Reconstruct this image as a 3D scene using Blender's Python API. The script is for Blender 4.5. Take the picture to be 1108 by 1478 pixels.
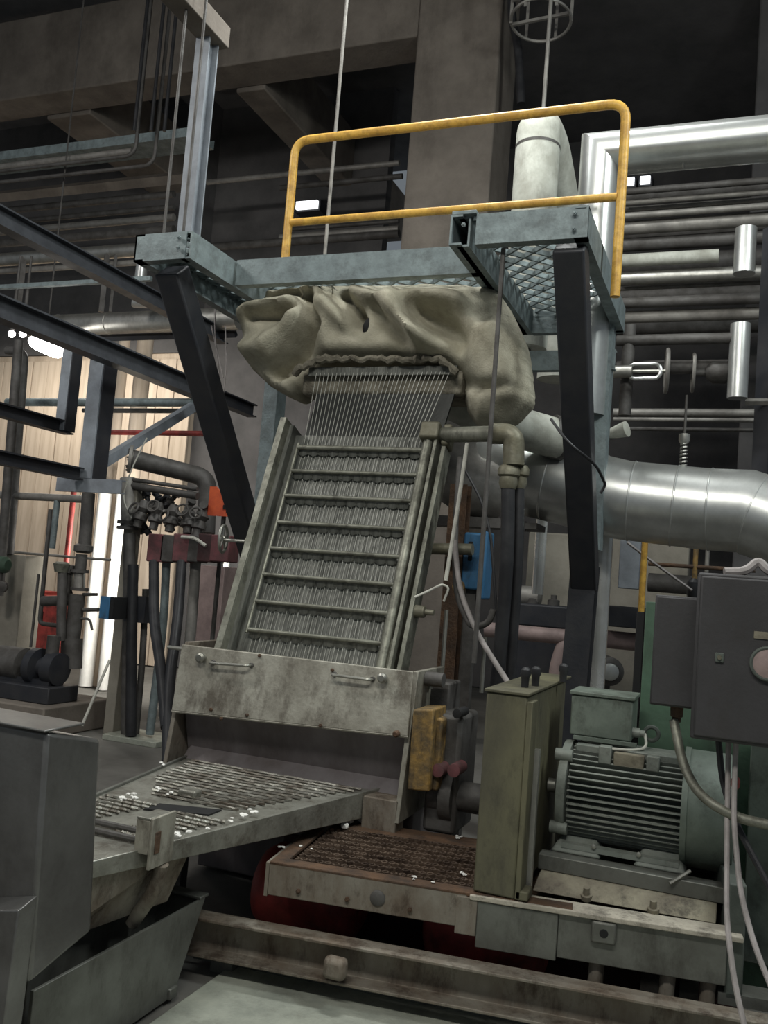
import bpy, bmesh, math, random
from mathutils import Vector as V, Matrix, noise
random.seed(7)
for o in list(bpy.data.objects): bpy.data.objects.remove(o)
scn = bpy.context.scene
COL = scn.collection
# ------------------------------------------------------------------ camera
FPX, W_, H_ = 1300.0, 1108, 1478
ROLL, PITCH, YAW = math.radians(4.55), math.radians(4.4), math.radians(-21.4)
CAM = V((0, 0, 1.6))
_f = V((math.sin(YAW)*math.cos(PITCH), math.cos(YAW)*math.cos(PITCH), math.sin(PITCH)))
_r0 = V((math.cos(YAW), -math.sin(YAW), 0)); _u0 = _r0.cross(_f)
_r = _r0*math.cos(ROLL) + _u0*math.sin(ROLL); _u = -_r0*math.sin(ROLL) + _u0*math.cos(ROLL)
cd = bpy.data.cameras.new('camera'); co = bpy.data.objects.new('camera', cd); COL.objects.link(co)
cd.sensor_fit = 'VERTICAL'; cd.sensor_height = 36.0; cd.lens = FPX*36.0/H_
cd.clip_start = .05; cd.clip_end = 200
m = Matrix((_r, _u, -_f)).transposed().to_4x4(); m.translation = CAM
co.matrix_world = m
scn.camera = co
# ------------------------------------------------------------------ world, lights, exposure
w = bpy.data.worlds.new('world'); scn.world = w; w.use_nodes = True
w.node_tree.nodes['Background'].inputs[0].default_value = (.80, .90, 1.0, 1)
w.node_tree.nodes['Background'].inputs[1].default_value = .15
scn.view_settings.view_transform = 'Standard'; scn.view_settings.look = 'None'
scn.view_settings.gamma = 1; scn.view_settings.exposure = 0.12
try: scn.view_settings.use_curve_mapping = False
except Exception: pass
def area(name, loc, target, sx, sy, power, col=(1, 1, 1)):
    l = bpy.data.lights.new(name, 'AREA'); l.shape = 'RECTANGLE'; l.size = sx; l.size_y = sy
    l.energy = power; l.color = col
    o = bpy.data.objects.new(name, l); COL.objects.link(o); o.location = loc
    d = V(target) - V(loc); o.rotation_euler = d.to_track_quat('-Z', 'Y').to_euler()
    return o
area('hall_lamp_row', (-.6, -.6, 5.9), (-1.2, 4.5, 1.4), 4.0, .5, 190, (1, .99, .92))
area('hall_lamp_right', (2.6, 4.0, 6.4), (-1.2, 5.2, 3.2), .5, 2.0, 150, (.93, 1, .98))
area('hall_lamp_far_left', (-9.6, 10.3, 4.9), (-9.4, 12.0, 1.0), 3.4, .5, 120, (1, .94, .84))
area('hall_lamp_back', (-1.9, 5.1, 6.9), (-1.9, 4.9, 3.0), 1.2, .4, 150, (.97, 1, .98))
area('added_light_behind_manifold', (-6.15, 8.6, 1.75), (-7.6, 9.7, 1.5), .5, .3, 85, (1, .97, .9))  # unseen light added to brighten the white pipes and low wall
area('hall_lamp_left', (-6.5, 2.5, 6.2), (-4.5, 6.5, 1.5), 1.5, .5, 130, (1, .97, .93))
# ------------------------------------------------------------------ helpers
def at(px, py, X=None, Y=None, Z=None):
    d = _f + _r*((px-W_/2)/FPX) - _u*((py-H_/2)/FPX)
    if Y is not None: t = (Y-CAM.y)/d.y
    elif Z is not None: t = (Z-CAM.z)/d.z
    else: t = (X-CAM.x)/d.x
    return CAM + d*t
MATS = {}
def mat(name, col, rough=.6, metal=0., col2=None, var=.5, scale=6., bump=.05, bscale=40., spec=.4, stretch=(1, 1, 1), rvar=.15, grime=0., gcol=(.035, .03, .024), gscale=7., gst=(1, 1, .45)):
    """two-tone procedural surface: noise mixes col and col2, fine noise gives relief"""
    m = bpy.data.materials.new(name); m.use_nodes = True; nt = m.node_tree; N = nt.nodes; L = nt.links
    b = N['Principled BSDF']; b.inputs['Roughness'].default_value = rough; b.inputs['Metallic'].default_value = metal
    try: b.inputs['Specular IOR Level'].default_value = spec
    except Exception: pass
    tc = N.new('ShaderNodeTexCoord'); mp = N.new('ShaderNodeMapping'); L.new(tc.outputs['Object'], mp.inputs[0])
    mp.inputs['Scale'].default_value = stretch
    n = N.new('ShaderNodeTexNoise'); n.inputs['Scale'].default_value = scale; n.inputs['Detail'].default_value = 8; n.inputs['Roughness'].default_value = .65
    L.new(mp.outputs[0], n.inputs['Vector'])
    r = N.new('ShaderNodeValToRGB'); c2 = col2 or tuple(c*.55 for c in col)
    r.color_ramp.elements[0].position = .5-var*.2; r.color_ramp.elements[1].position = .5+var*.2
    r.color_ramp.elements[0].color = (*c2, 1); r.color_ramp.elements[1].color = (*col, 1)
    L.new(n.outputs['Fac'], r.inputs[0]); out = r.outputs[0]
    if grime:   # stains and streaks with a shape of their own
        mp2 = N.new('ShaderNodeMapping'); L.new(tc.outputs['Object'], mp2.inputs[0]); mp2.inputs['Scale'].default_value = gst; mp2.inputs['Location'].default_value = (3.3, 1.7, 5.1)
        g = N.new('ShaderNodeTexNoise'); g.inputs['Scale'].default_value = gscale; g.inputs['Detail'].default_value = 12; g.inputs['Roughness'].default_value = .75
        L.new(mp2.outputs[0], g.inputs['Vector'])
        gr = N.new('ShaderNodeValToRGB'); gr.color_ramp.elements[0].position = .50; gr.color_ramp.elements[1].position = .64
        gr.color_ramp.elements[0].color = (0, 0, 0, 1); gr.color_ramp.elements[1].color = (grime, grime, grime, 1); L.new(g.outputs['Fac'], gr.inputs[0])
        mx = N.new('ShaderNodeMix'); mx.data_type = 'RGBA'; L.new(gr.outputs[0], mx.inputs[0]); L.new(out, mx.inputs[6]); mx.inputs[7].default_value = (*gcol, 1); out = mx.outputs[2]
    L.new(out, b.inputs['Base Color'])
    mr = N.new('ShaderNodeMapRange'); mr.inputs['To Min'].default_value = min(1, rough+rvar); mr.inputs['To Max'].default_value = max(.05, rough-rvar)
    L.new(n.outputs['Fac'], mr.inputs['Value']); L.new(mr.outputs[0], b.inputs['Roughness'])
    if bump:
        n2 = N.new('ShaderNodeTexNoise'); n2.inputs['Scale'].default_value = bscale; n2.inputs['Detail'].default_value = 5
        L.new(mp.outputs[0], n2.inputs['Vector'])
        bp = N.new('ShaderNodeBump'); bp.inputs['Strength'].default_value = bump*4; bp.inputs['Distance'].default_value = .01
        L.new(n2.outputs['Fac'], bp.inputs['Height']); L.new(bp.outputs[0], b.inputs['Normal'])
    MATS[name] = m; return m
def emis(name, col, s):
    m = bpy.data.materials.new(name); m.use_nodes = True; nt = m.node_tree
    b = nt.nodes['Principled BSDF']; b.inputs['Base Color'].default_value = (.8, .8, .8, 1)
    b.inputs['Emission Color'].default_value = (*col, 1); b.inputs['Emission Strength'].default_value = s
    MATS[name] = m
mat('galv', (.235, .285, .29), .55, .25, (.15, .18, .185), .7, 9, .04, 60, grime=0.35, gscale=9, gst=(1, 1, 1))
mat('dark_paint', (.022, .024, .030), .5, 0, (.035, .035, .038), .7, 5, .03)  # dark paint; also colours in the shaded sides of the hanging posts
mat('grey_paint', (.25, .275, .305), .55, .05, (.18, .195, .215), .6, 5, .03)
mat('yellow', (.74, .44, .085), .45, 0, (.56, .31, .06), .35, 14, .03, grime=0.35, gscale=22, gst=(1, 1, 1), gcol=(0.12, 0.07, 0.02))
mat('concrete', (.19, .165, .14), .9, 0, (.125, .108, .092), .8, 2.2, .08, 30, .2, grime=0.4, gscale=1.6, gcol=(0.07, 0.06, 0.05))
mat('concrete_dark', (.125, .12, .12), .9, 0, (.085, .083, .083), .8, 2, .06, 30, .2)
mat('cloth', (.50, .47, .375), .95, 0, (.30, .28, .21), .9, 4.5, .10, 90, .1, grime=0.28, gscale=5, gst=(1, 1, 1), gcol=(0.1, 0.09, 0.065))
mat('cloth_dirty', (.26, .24, .19), .95, 0, (.10, .09, .07), .8, 9, .2, 60, .1)
mat('white_insulation', (.52, .53, .47), .7, 0, (.36, .36, .31), .6, 5, .03, grime=0.35, gscale=6, gcol=(0.15, 0.14, 0.11))
mat('cladding', (.66, .67, .65), .34, .78, (.50, .51, .49), .6, 4, .02, 10, .5, (1, 1, 1), .07)
mat('bright_pipe', (.78, .78, .74), .3, .45, (.66, .66, .62), .5, 5, .02)
mat('beam_dark', (.075, .08, .09), .5, .1, (.05, .053, .06), .6, 5, .03)
mat('cladding_dull', (.55, .54, .50), .45, .9, (.40, .39, .36), .5, 5, .02, 20, grime=0.35, gscale=6, gcol=(0.16, 0.15, 0.13))
mat('old_pipe', (.30, .285, .26), .55, .35, (.19, .18, .165), .6, 5, .04)
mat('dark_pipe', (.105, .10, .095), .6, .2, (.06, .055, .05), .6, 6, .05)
mat('stainless', (.40, .40, .36), .42, .75, (.24, .235, .205), .7, 5, .03, 40)
mat('panel_steel', (.41, .395, .335), .5, .25, (.20, .185, .15), .8, 4.5, .05, 50, grime=0.75, gscale=5, gcol=(0.07, 0.055, 0.04))
mat('slide_steel', (.17, .172, .152), .5, .35, (.07, .072, .062), .7, 16, .08, 60, .5, (1.6, .2, .2))
mat('apron_steel', (.045, .046, .042), .5, .3, (.03, .031, .028), .7, 9, .05, 60)
mat('wet_rib', (.26, .262, .235), .35, .2, (.09, .093, .083), .55, 22, .1, 60, .5, (1, 1, .35))
mat('rail_steel', (.285, .285, .235), .5, .5, (.15, .15, .12), .7, 8, .05, grime=0.6, gscale=12, gst=(1, 1, 1))
mat('strand', (.48, .48, .43), .4, 0, (.36, .36, .32), .5, 10, 0)
mat('rust', (.135, .075, .042), .8, .1, (.055, .038, .028), .8, 9, .15, 60)
mat('rust_plate', (.27, .25, .21), .7, .25, (.15, .115, .085), .85, 6, .08, 60, .3, (1, 1, .5), grime=0.8, gscale=7, gcol=(0.05, 0.032, 0.022))
mat('mesh_rust', (.22, .16, .12), .38, .4, (.045, .03, .024), .8, 12, .1)
mat('tray_steel', (.40, .40, .355), .40, .6, (.21, .205, .175), .8, 6, .06, 60, grime=0.6, gscale=9, gst=(1, 1, 1), gcol=(0.07, 0.05, 0.035))
mat('wet_grate', (.30, .295, .26), .38, .4, (.10, .082, .064), .7, 9, .1, 60)
mat('recess', (.19, .172, .175), .5, .25, (.115, .098, .095), .7, 4, .05, 30, .3, (1, 1, .4))
mat('box_steel', (.20, .198, .19), .33, .6, (.13, .126, .12), .6, 3, .02, 60, grime=0.25, gscale=4)
mat('trough_steel', (.19, .195, .175), .5, .5, (.13, .13, .115), .6, 4, .04, grime=0.45, gscale=6)
mat('floor_plate', (.46, .475, .40), .55, .25, (.26, .275, .235), .7, 3, .05, 90, grime=0.35, gscale=6, gst=(1, 1, 1), gcol=(0.12, 0.115, 0.09))
mat('floor_mat', (.16, .155, .14), .8, 0, (.10, .095, .085), .8, 1.5, .08, 20)
mat('guard', (.175, .165, .098), .65, .1, (.078, .073, .056), .9, 2.6, .06, 50, .3, (1, 1, .45), grime=0.7, gscale=4, gcol=(0.045, 0.042, 0.034))
mat('motor', (.25, .265, .235), .6, .2, (.19, .21, .185), .6, 6, .05, grime=0.4, gscale=10, gst=(1, 1, 1))
mat('motor_dark', (.10, .115, .10), .7, .1, (.07, .08, .07), .6, 6, .05)
mat('motor_green', (.20, .235, .20), .55, .2, (.13, .155, .13), .6, 4, .03, grime=0.5, gscale=8, gst=(1, 1, 0.6))
mat('base_yellow', (.30, .275, .20), .75, .1, (.13, .11, .085), .85, 5, .08, grime=0.7, gscale=9, gst=(1, 1, 1))
mat('flange_dusty', (.50, .46, .38), .8, .1, (.33, .30, .25), .7, 8, .1, grime=0.6, gscale=14, gst=(1, 1, 1))
mat('cabinet', (.056, .054, .056), .6, .1, (.043, .041, .042), .6, 3, .02, 80, grime=0.3, gscale=6)
mat('green_paint', (.085, .15, .10), .55, .05, (.06, .10, .07), .6, 3, .03, grime=0.4, gscale=6)
mat('red_paint', (.42, .06, .05), .55, 0, (.14, .03, .025), .6, 5, .03)
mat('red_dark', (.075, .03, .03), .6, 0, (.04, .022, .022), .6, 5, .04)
mat('maroon', (.17, .06, .065), .6, 0, (.09, .045, .045), .6, 9, .04)
mat('orange', (.70, .13, .045), .55, 0, (.55, .09, .04), .4, 6, .02)
mat('blue', (.05, .15, .29), .5, 0, (.035, .13, .25), .5, 6, .02, grime=0.6, gscale=9)
mat('amber', (.33, .20, .055), .7, 0, (.075, .06, .04), .85, 14, .1, grime=0.8, gscale=9)
mat('rubber', (.017, .017, .019), .45, 0, (.028, .028, .03), .5, 6, .02)
mat('cable_grey', (.33, .30, .29), .6, 0, (.22, .2, .19), .6, 10, .03)
mat('wire_light', (.50, .49, .43), .6, 0, (.36, .35, .31), .5, 10, 0)
mat('brass_dull', (.20, .19, .145), .55, .5, (.13, .12, .08), .7, 12, .06)
mat('beige_wall', (.56, .47, .375), .85, 0, (.40, .325, .25), .7, 1.6, .05, 30, .2, (4, 4, .35))
mat('concrete_light', (.30, .28, .235), .9, 0, (.19, .175, .145), .8, 2, .06, 30, .2)
mat('black', (.008, .008, .009), .8, 0, (.012, .012, .012), .5, 5, 0)
mat('foam_white', (.78, .77, .73), .7, 0, (.70, .69, .65), .5, 10, .02)
mat('pink_pipe', (.36, .27, .25), .6, .1, (.24, .18, .17), .6, 5, .04)
emis('lamp_glow', (1, .98, .93), 14)
emis('lamp_far', (.95, .98, 1), 1.6)

def wt(o):
    v = V((0, 0, 0))
    while o: v += o.location; o = o.parent
    return v
def fin(o, parent):
    COL.objects.link(o)
    if parent is not None:
        o.parent = parent; o.location = -wt(parent)
    return o
def obj(name, bm, mt, parent=None, smooth=True, ang=38, bevel=0, kind=None):
    bm.normal_update()
    if smooth:
        ca = math.cos(math.radians(ang))
        for f in bm.faces: f.smooth = True
        for e in bm.edges:
            if len(e.link_faces) == 2 and e.link_faces[0].normal.dot(e.link_faces[1].normal) < ca: e.smooth = False
    me = bpy.data.meshes.new(name); bm.to_mesh(me); bm.free()
    me.materials.append(MATS[mt])
    o = bpy.data.objects.new(name, me); fin(o, parent)
    if bevel:
        b = o.modifiers.new('bevel', 'BEVEL'); b.width = bevel; b.segments = 2; b.limit_method = 'ANGLE'; b.angle_limit = .6
    if kind: o['kind'] = kind
    return o
def tag(o, label, cat, group=None):
    o['label'] = label; o['category'] = cat
    if group: o['group'] = group
    return o
def thing(name, label, cat, loc, group=None):
    o = bpy.data.objects.new(name, None); COL.objects.link(o); o.location = loc; o.empty_display_size = .05
    return tag(o, label, cat, group)
def share(src, parent, delta=(0, 0, 0), name=None):
    o = src.copy(); COL.objects.link(o); o.parent = parent
    o.location = (-wt(parent) if parent else V((0, 0, 0))) + V(delta)
    if name: o.name = name
    return o
NB = bmesh.new
def quad(bm, pts): return bm.faces.new([bm.verts.new(V(p)) for p in pts])
def box(bm, x0, x1, y0, y1, z0, z1):
    vs = [bm.verts.new((x, y, z)) for z in (z0, z1) for x, y in ((x0, y0), (x1, y0), (x1, y1), (x0, y1))]
    for a in ((3, 2, 1, 0), (4, 5, 6, 7), (0, 1, 5, 4), (1, 2, 6, 5), (2, 3, 7, 6), (3, 0, 4, 7)): bm.faces.new([vs[i] for i in a])
    return vs
def hexa(bm, p):   # eight corners: bottom ring then top ring
    vs = [bm.verts.new(V(q)) for q in p]
    for a in ((3, 2, 1, 0), (4, 5, 6, 7), (0, 1, 5, 4), (1, 2, 6, 5), (2, 3, 7, 6), (3, 0, 4, 7)): bm.faces.new([vs[i] for i in a])
def frame(d, up=(0, 0, 1)):
    d = V(d).normalized(); up = V(up)
    if abs(d.dot(up)) > .98: up = V((0, 1, 0))
    s = d.cross(up).normalized(); return d, s, s.cross(d)
def ext(bm, a, b, prof, up=(0, 0, 1)):
    a, b = V(a), V(b); d, s, t = frame(b-a, up)
    ra = [bm.verts.new(a+s*u+t*v) for u, v in prof]; rb = [bm.verts.new(b+s*u+t*v) for u, v in prof]
    n = len(prof)
    for i in range(n): bm.faces.new((ra[i], ra[(i+1) % n], rb[(i+1) % n], rb[i]))
    bm.faces.new(ra[::-1]); bm.faces.new(rb)
def bar(bm, a, b, w, h, up=(0, 0, 1)):
    ext(bm, a, b, [(-w/2, -h/2), (w/2, -h/2), (w/2, h/2), (-w/2, h/2)], up)
def ibeam(bm, a, b, w, h, t=.012, up=(0, 0, 1)):
    W, H = w/2, h/2; k = t*.7
    ext(bm, a, b, [(-W, -H), (W, -H), (W, -H+t), (k, -H+t), (k, H-t), (W, H-t), (W, H), (-W, H), (-W, H-t), (-k, H-t), (-k, -H+t), (-W, -H+t)], up)
def cbeam(bm, a, b, w, h, t=.01, up=(0, 0, 1), flip=1):   # web on the -side, flanges open to +side (flip turns it)
    p = [(0, -h/2), (w, -h/2), (w, -h/2+t), (t, -h/2+t), (t, h/2-t), (w, h/2-t), (w, h/2), (0, h/2)]
    if flip < 0: p = [(-u, v) for u, v in p][::-1]
    ext(bm, a, b, p, up)
def tube(bm, pts, r, n=10, bend=0, rr=None):
    pts = [V(p) for p in pts]
    if bend:
        q = [pts[0]]
        for i in range(1, len(pts)-1):
            a, b, c = pts[i-1], pts[i], pts[i+1]; d1 = (a-b); d2 = (c-b)
            k = min(bend, d1.length*.48, d2.length*.48); s = b+d1.normalized()*k; e = b+d2.normalized()*k
            for j in range(7):
                t = j/6; q.append(s*(1-t)**2 + b*2*t*(1-t) + e*t*t)
        q.append(pts[-1]); pts = q
    d, s, t = frame(pts[1]-pts[0]); rings = []
    for i, p in enumerate(pts):
        if i == 0: dd = pts[1]-pts[0]
        elif i == len(pts)-1: dd = pts[-1]-pts[-2]
        else: dd = (pts[i+1]-p).normalized() + (p-pts[i-1]).normalized()
        dd = dd.normalized(); s = (s-dd*s.dot(dd)).normalized(); t = s.cross(dd)
        R = rr[i] if rr else r
        if i and i < len(pts)-1:
            c = (pts[i]-pts[i-1]).normalized().dot(dd); R = R/max(c, .6) if not bend and not rr else R
        rings.append([bm.verts.new(p+(s*math.cos(2*math.pi*k/n)+t*math.sin(2*math.pi*k/n))*R) for k in range(n)])
    for a, b in zip(rings, rings[1:]):
        for k in range(n): bm.faces.new((a[k], a[(k+1) % n], b[(k+1) % n], b[k]))
    bm.faces.new(rings[0][::-1]); bm.faces.new(rings[-1])
def lathe(bm, a, d, prof, n=24):   # prof: (distance along d, radius)
    d, s, t = frame(d); a = V(a); rings = []
    for h, R in prof: rings.append([bm.verts.new(a+d*h+(s*math.cos(2*math.pi*k/n)+t*math.sin(2*math.pi*k/n))*max(R, 1e-4)) for k in range(n)])
    for p, q in zip(rings, rings[1:]):
        for k in range(n): bm.faces.new((p[k], p[(k+1) % n], q[(k+1) % n], q[k]))
    bm.faces.new(rings[0][::-1]); bm.faces.new(rings[-1])
def ball(bm, c, r, sx=1, sy=1, sz=1, n=2):
    g = bmesh.ops.create_icosphere(bm, subdivisions=n, radius=r)
    for v in g['verts']: v.co = V((v.co.x*sx, v.co.y*sy, v.co.z*sz)) + V(c)
def bolt(bm, p, d, r=.012, h=.012): lathe(bm, p, d, [(0, r), (h, r), (h, r*.55), (h*1.6, r*.5)], 6)
def ring(bm, c, d, R, r, n=28, k=8):
    d, s, t = frame(d); c = V(c); rs = []
    for i in range(n):
        a = 2*math.pi*i/n; o = s*math.cos(a)+t*math.sin(a)
        rs.append([bm.verts.new(c+o*R+(o*math.cos(2*math.pi*j/k)+d*math.sin(2*math.pi*j/k))*r) for j in range(k)])
    for i in range(n):
        a, b = rs[i], rs[(i+1) % n]
        for j in range(k): bm.faces.new((a[j], a[(j+1) % k], b[(j+1) % k], b[j]))
def diamond(bm, o, u, v, nu, nv, w, h):   # expanded metal: nv zigzag rows of nu steps spanning vectors u and v
    o, u, v = V(o), V(u), V(v); n = u.cross(v).normalized()
    for j in range(nv):
        for i in range(nu):
            a = (i/nu, (j+(.5 if i % 2 else 0)+.25)/nv); b = ((i+1)/nu, (j+(0 if i % 2 else .5)+.25)/nv)
            for s in (0, 1):
                A = (a[0], a[1]) if not s else (a[0], (2*(j+.5)/nv-a[1])); B = b if not s else (b[0], (2*(j+.5)/nv-b[1]))
                bar(bm, o+u*A[0]+v*A[1], o+u*B[0]+v*B[1], w, h, n)
def lattice(bm, x0, x1, y0, y1, z, p, w, h):   # flat bars crossing on both diagonals, clipped to the rectangle
    L = (x1-x0)+(y1-y0); n = int(L/p)
    for i in range(1, n+1):
        c = i*L/(n+1)
        for sgn in (1, -1):
            # line u + v = c with u measured from x0 (or from x1 when mirrored), v from y0
            u0 = max(0, c-(y1-y0)); u1 = min(c, x1-x0)
            if u1-u0 < .02: continue
            X = (lambda u: x0+u) if sgn > 0 else (lambda u: x1-u)
            bar(bm, (X(u0), y0+c-u0, z), (X(u1), y0+c-u1, z+.002*sgn), w, h)
def struct(o): o['kind'] = 'structure'; return o
def part(name, mt, parent, fn, **k):
    bm = NB(); fn(bm); return obj(name, bm, mt, parent, **k)
# ================================================================== the hall
bm = NB(); box(bm, -16, 7, -3, 15, -.12, -.02); struct(obj('floor', bm, 'floor_mat'))
bm = NB(); box(bm, -16, 7, 3.0, 15, 9.2, 9.4); struct(obj('ceiling', bm, 'concrete_dark'))
bm = NB(); box(bm, -5.2, 7, 14.6, 14.8, 0, 9.2); struct(obj('wall_back', bm, 'concrete_dark'))
# beige sheeted wall far left, one board after the other
bm = NB(); box(bm, -16, -8.25, 12.06, 12.3, 0, 5.0); wl = struct(obj('wall_left', bm, 'beige_wall'))
x = -14.0; src = None
for i in range(18):
    if src is None:
        bm = NB(); box(bm, x, x+.312, 12.02, 12.06, 0, 4.9); src = obj('board', bm, 'beige_wall', wl, bevel=.006)
    else: share(src, wl, (i*.325, random.uniform(-.012, .012), 0))
bm = NB(); box(bm, -16, -8.25, 12.0, 12.3, 5.0, 9.2); struct(obj('wall_left_upper', bm, 'concrete_dark'))
bm = NB(); box(bm, -8.25, -5.2, 12.3, 12.5, 0, 9.2); struct(obj('wall_middle', bm, 'concrete_dark'))
# concrete column and the beam that runs left from it, joists behind
cx0 = at(590, 200, Y=9).x; cx1 = at(711, 200, Y=9).x
bm = NB(); box(bm, cx0, cx1, 9.0, 9.75, 0, 9.2); struct(obj('concrete_column', bm, 'concrete', bevel=.02))
zb = at(420, 80, Y=9).z
bm = NB(); box(bm, -16, cx0, 9.0, 9.5, zb, zb+1.15); struct(obj('concrete_beam', bm, 'concrete', bevel=.02))
for i, (px, py, wd) in enumerate(((100, 150, .75), (362, 120, .42))):
    p = at(px, py, Y=9.5)
    bm = NB(); box(bm, p.x-wd/2, p.x+wd/2, 9.5, 14.6, zb-.05, zb+.8); struct(obj('concrete_joist', bm, 'concrete', bevel=.02))
bm = NB(); box(bm, -.05+at(1098, 110, Y=11).x, 1.6, 11, 11.5, 0, 9.2); struct(obj('concrete_column', bm, 'concrete_dark', bevel=.02))
bm = NB(); box(bm, -2.2, -.45, 10.2, 10.5, 0, 2.3); struct(obj('wall_low', bm, 'concrete_light', bevel=.02))

# ================================================================== platform
ZT, ZB = 3.5, 3.34; ZM = (ZT+ZB)/2; HB = ZT-ZB
pf = thing('maintenance_platform', 'blue-grey steel platform on two inclined dark legs with a yellow guard rail', 'platform', (-2.0, 5.6, 0))
def cb(name, a, b, flip=1, mt='galv'):
    bm = NB(); cbeam(bm, a, b, .065, HB, .011, flip=flip); return obj(name, bm, mt, pf)
cb('front_beam', (-2.935, 4.68, ZM), (-1.40, 4.68, ZM), -1)
cb('front_beam', (-3.34, 4.21, ZM), (-2.99, 4.21, ZM), -1)
cb('front_beam', (-1.30, 4.28, ZM), (-.735, 4.28, ZM), -1)
cb('side_beam', (-2.955, 4.215, ZM), (-2.955, 5.90, ZM), -1)
cb('side_beam', (-3.34, 4.21, ZM), (-3.34, 5.90, ZM), 1)
cb('side_beam', (-1.435, 4.27, ZM), (-1.435, 5.90, ZM), 1)
cb('side_beam', (-1.335, 4.30, ZM), (-1.335, 5.90, ZM), -1)
cb('side_beam', (-.735, 4.275, ZM), (-.735, 5.90, ZM), -1)
cb('cross_beam', (-1.335, 5.86, ZM), (-.74, 5.86, ZM), -1)
cb('cross_beam', (-2.95, 5.86, ZM), (-1.44, 5.86, ZM), -1)
part('cross_beam', 'galv', pf, lambda b: cbeam(b, (-1.335, 5.74, 3.12), (-.76, 5.74, 3.12), .06, .13, .01, flip=-1))
for X in (-3.185, -.83):
    bm = NB(); bar(bm, (X, 4.37, ZB-.0), (X-.035, 5.76, 1.68), .158, .15, (0, 1, 1))
    st = obj('inclined_leg', bm, 'dark_paint', pf, bevel=.012)
    bm = NB(); ibeam(bm, (X-.085, 5.77, 0), (X-.04, 5.77, 1.80), .16, .16, .012, (0, 1, 0)); obj('column_foot', bm, 'dark_paint', pf)
    bm = NB(); box(bm, X-.06, X+.05, 5.70, 5.84, 1.9, ZB); obj('rear_post', bm, 'galv', pf)
    bm = NB(); box(bm, X-.21, X+.03, 5.66, 5.90, -.02, .0); obj('base_plate', bm, 'dark_paint', pf)
for X0, X1, Y0 in ((-1.325, -.75, 4.3), (-3.33, -2.965, 4.23), (-2.95, -1.45, 4.72)):
    bm = NB(); L = 5.86-Y0
    lattice(bm, X0, X1, Y0, 5.86, ZT-.008, .15, .012, .028)
    obj('grating', bm, 'galv', pf, smooth=False, kind='stuff')
bm = NB(); box(bm, -1.43, -1.30, 4.27, 4.40, ZT, ZT+.02); obj('corner_plate', bm, 'galv', pf, bevel=.003)
for p in ((-1.36, 4.268, 3.44), (-3.03, 4.2, 3.40), (-3.03, 4.2, 3.46), (-.80, 4.268, 3.38), (-.80, 4.268, 3.46)):
    part('bolt', 'galv', pf, lambda b: bolt(b, p, (0, -1, 0)))
YR = 4.765; rx0, rx1 = at(431, 197, Y=YR).x, at(905, 154, Y=YR).x; zr = at(665, 176, Y=YR).z; zm = at(665, 302, Y=YR).z
r0x, r1x = at(418, 300, Y=YR).x, at(895, 300, Y=YR).x
bm = NB(); tube(bm, [(r0x, YR, 3.40), (r0x, YR, zr), (r1x, YR, zr), (r1x, YR, 3.20)], .026, 14, bend=.10); rail = obj('guard_rail', bm, 'yellow', pf)
bm = NB(); tube(bm, [(r0x+.02, YR, zm), (r1x-.02, YR, zm)], .023, 12); obj('mid_rail', bm, 'yellow', rail)
# hanger post on the left arm and the beam it hangs from
hp = at(278, 334, Z=3.5)
hg = thing('hanger_post', 'tall blue-grey steel post rising from the left corner of the platform', 'post', (-3.0, 4.6, 3.5))
hz = at(303, 60, Y=4.62).z; hx = at(283, 230, Y=4.62).x
part('post', 'grey_paint', hg, lambda b: ibeam(b, (hx, 4.62, ZT), (hx, 4.62, hz), .10, .11, .012, (0, 1, 0)))
part('foot_plate', 'grey_paint', hg, lambda b: box(b, hx-.08, hx+.08, 4.54, 4.70, ZT, ZT+.014))
for dx in (-.06, .06): part('bolt', 'grey_paint', hg, lambda b: bolt(b, (hx+dx, 4.56, ZT+.014), (0, 0, 1)))
part('roof_beam', 'concrete', hg, lambda b: bar(b, (hx+.02, 2.2, hz+.07), (hx+.02, 4.72, hz+.07), .15, .14), bevel=.006)

# ================================================================== die head wrapped in insulating cloth
dh = thing('insulated_die_head', 'die head wrapped in lumpy off-white insulating cloth above the strand slide', 'die head', (-2.0, 5.0, 2.6))
def px2(p, Y=4.85):
    q = at(p[0], p[1], Y=Y); return (q.x, q.z)
OUT = [px2(p) for p in ((341, 447), (334, 472), (338, 502), (350, 526), (372, 549), (395, 563), (413, 571), (420, 556), (432, 540), (452, 526), (480, 521), (520, 520), (560, 521), (600, 523), (634, 527), (650, 537), (657, 556), (664, 590), (680, 611), (712, 611), (735, 592), (757, 569), (753, 525), (748, 488), (735, 455), (722, 428), (705, 402), (640, 397), (560, 397), (480, 400), (420, 404), (380, 409), (355, 425))]
def inside(x, z):
    c = False; n = len(OUT)
    for i in range(n):
        x1, z1 = OUT[i]; x2, z2 = OUT[(i+1) % n]
        if (z1 > z) != (z2 > z) and x < (x2-x1)*(z-z1)/(z2-z1)+x1: c = not c
    return c
def edist(x, z):
    best = 9; n = len(OUT)
    for i in range(n):
        x1, z1 = OUT[i]; x2, z2 = OUT[(i+1) % n]; dx, dz = x2-x1, z2-z1
        t = max(0, min(1, ((x-x1)*dx+(z-z1)*dz)/(dx*dx+dz*dz))); best = min(best, math.hypot(x-x1-t*dx, z-z1-t*dz))
    return best
def seg(x, z, a, b):
    dx, dz = b[0]-a[0], b[1]-a[1]; t = max(0, min(1, ((x-a[0])*dx+(z-a[1])*dz)/(dx*dx+dz*dz)))
    return math.hypot(x-a[0]-t*dx, z-a[1]-t*dz)
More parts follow.
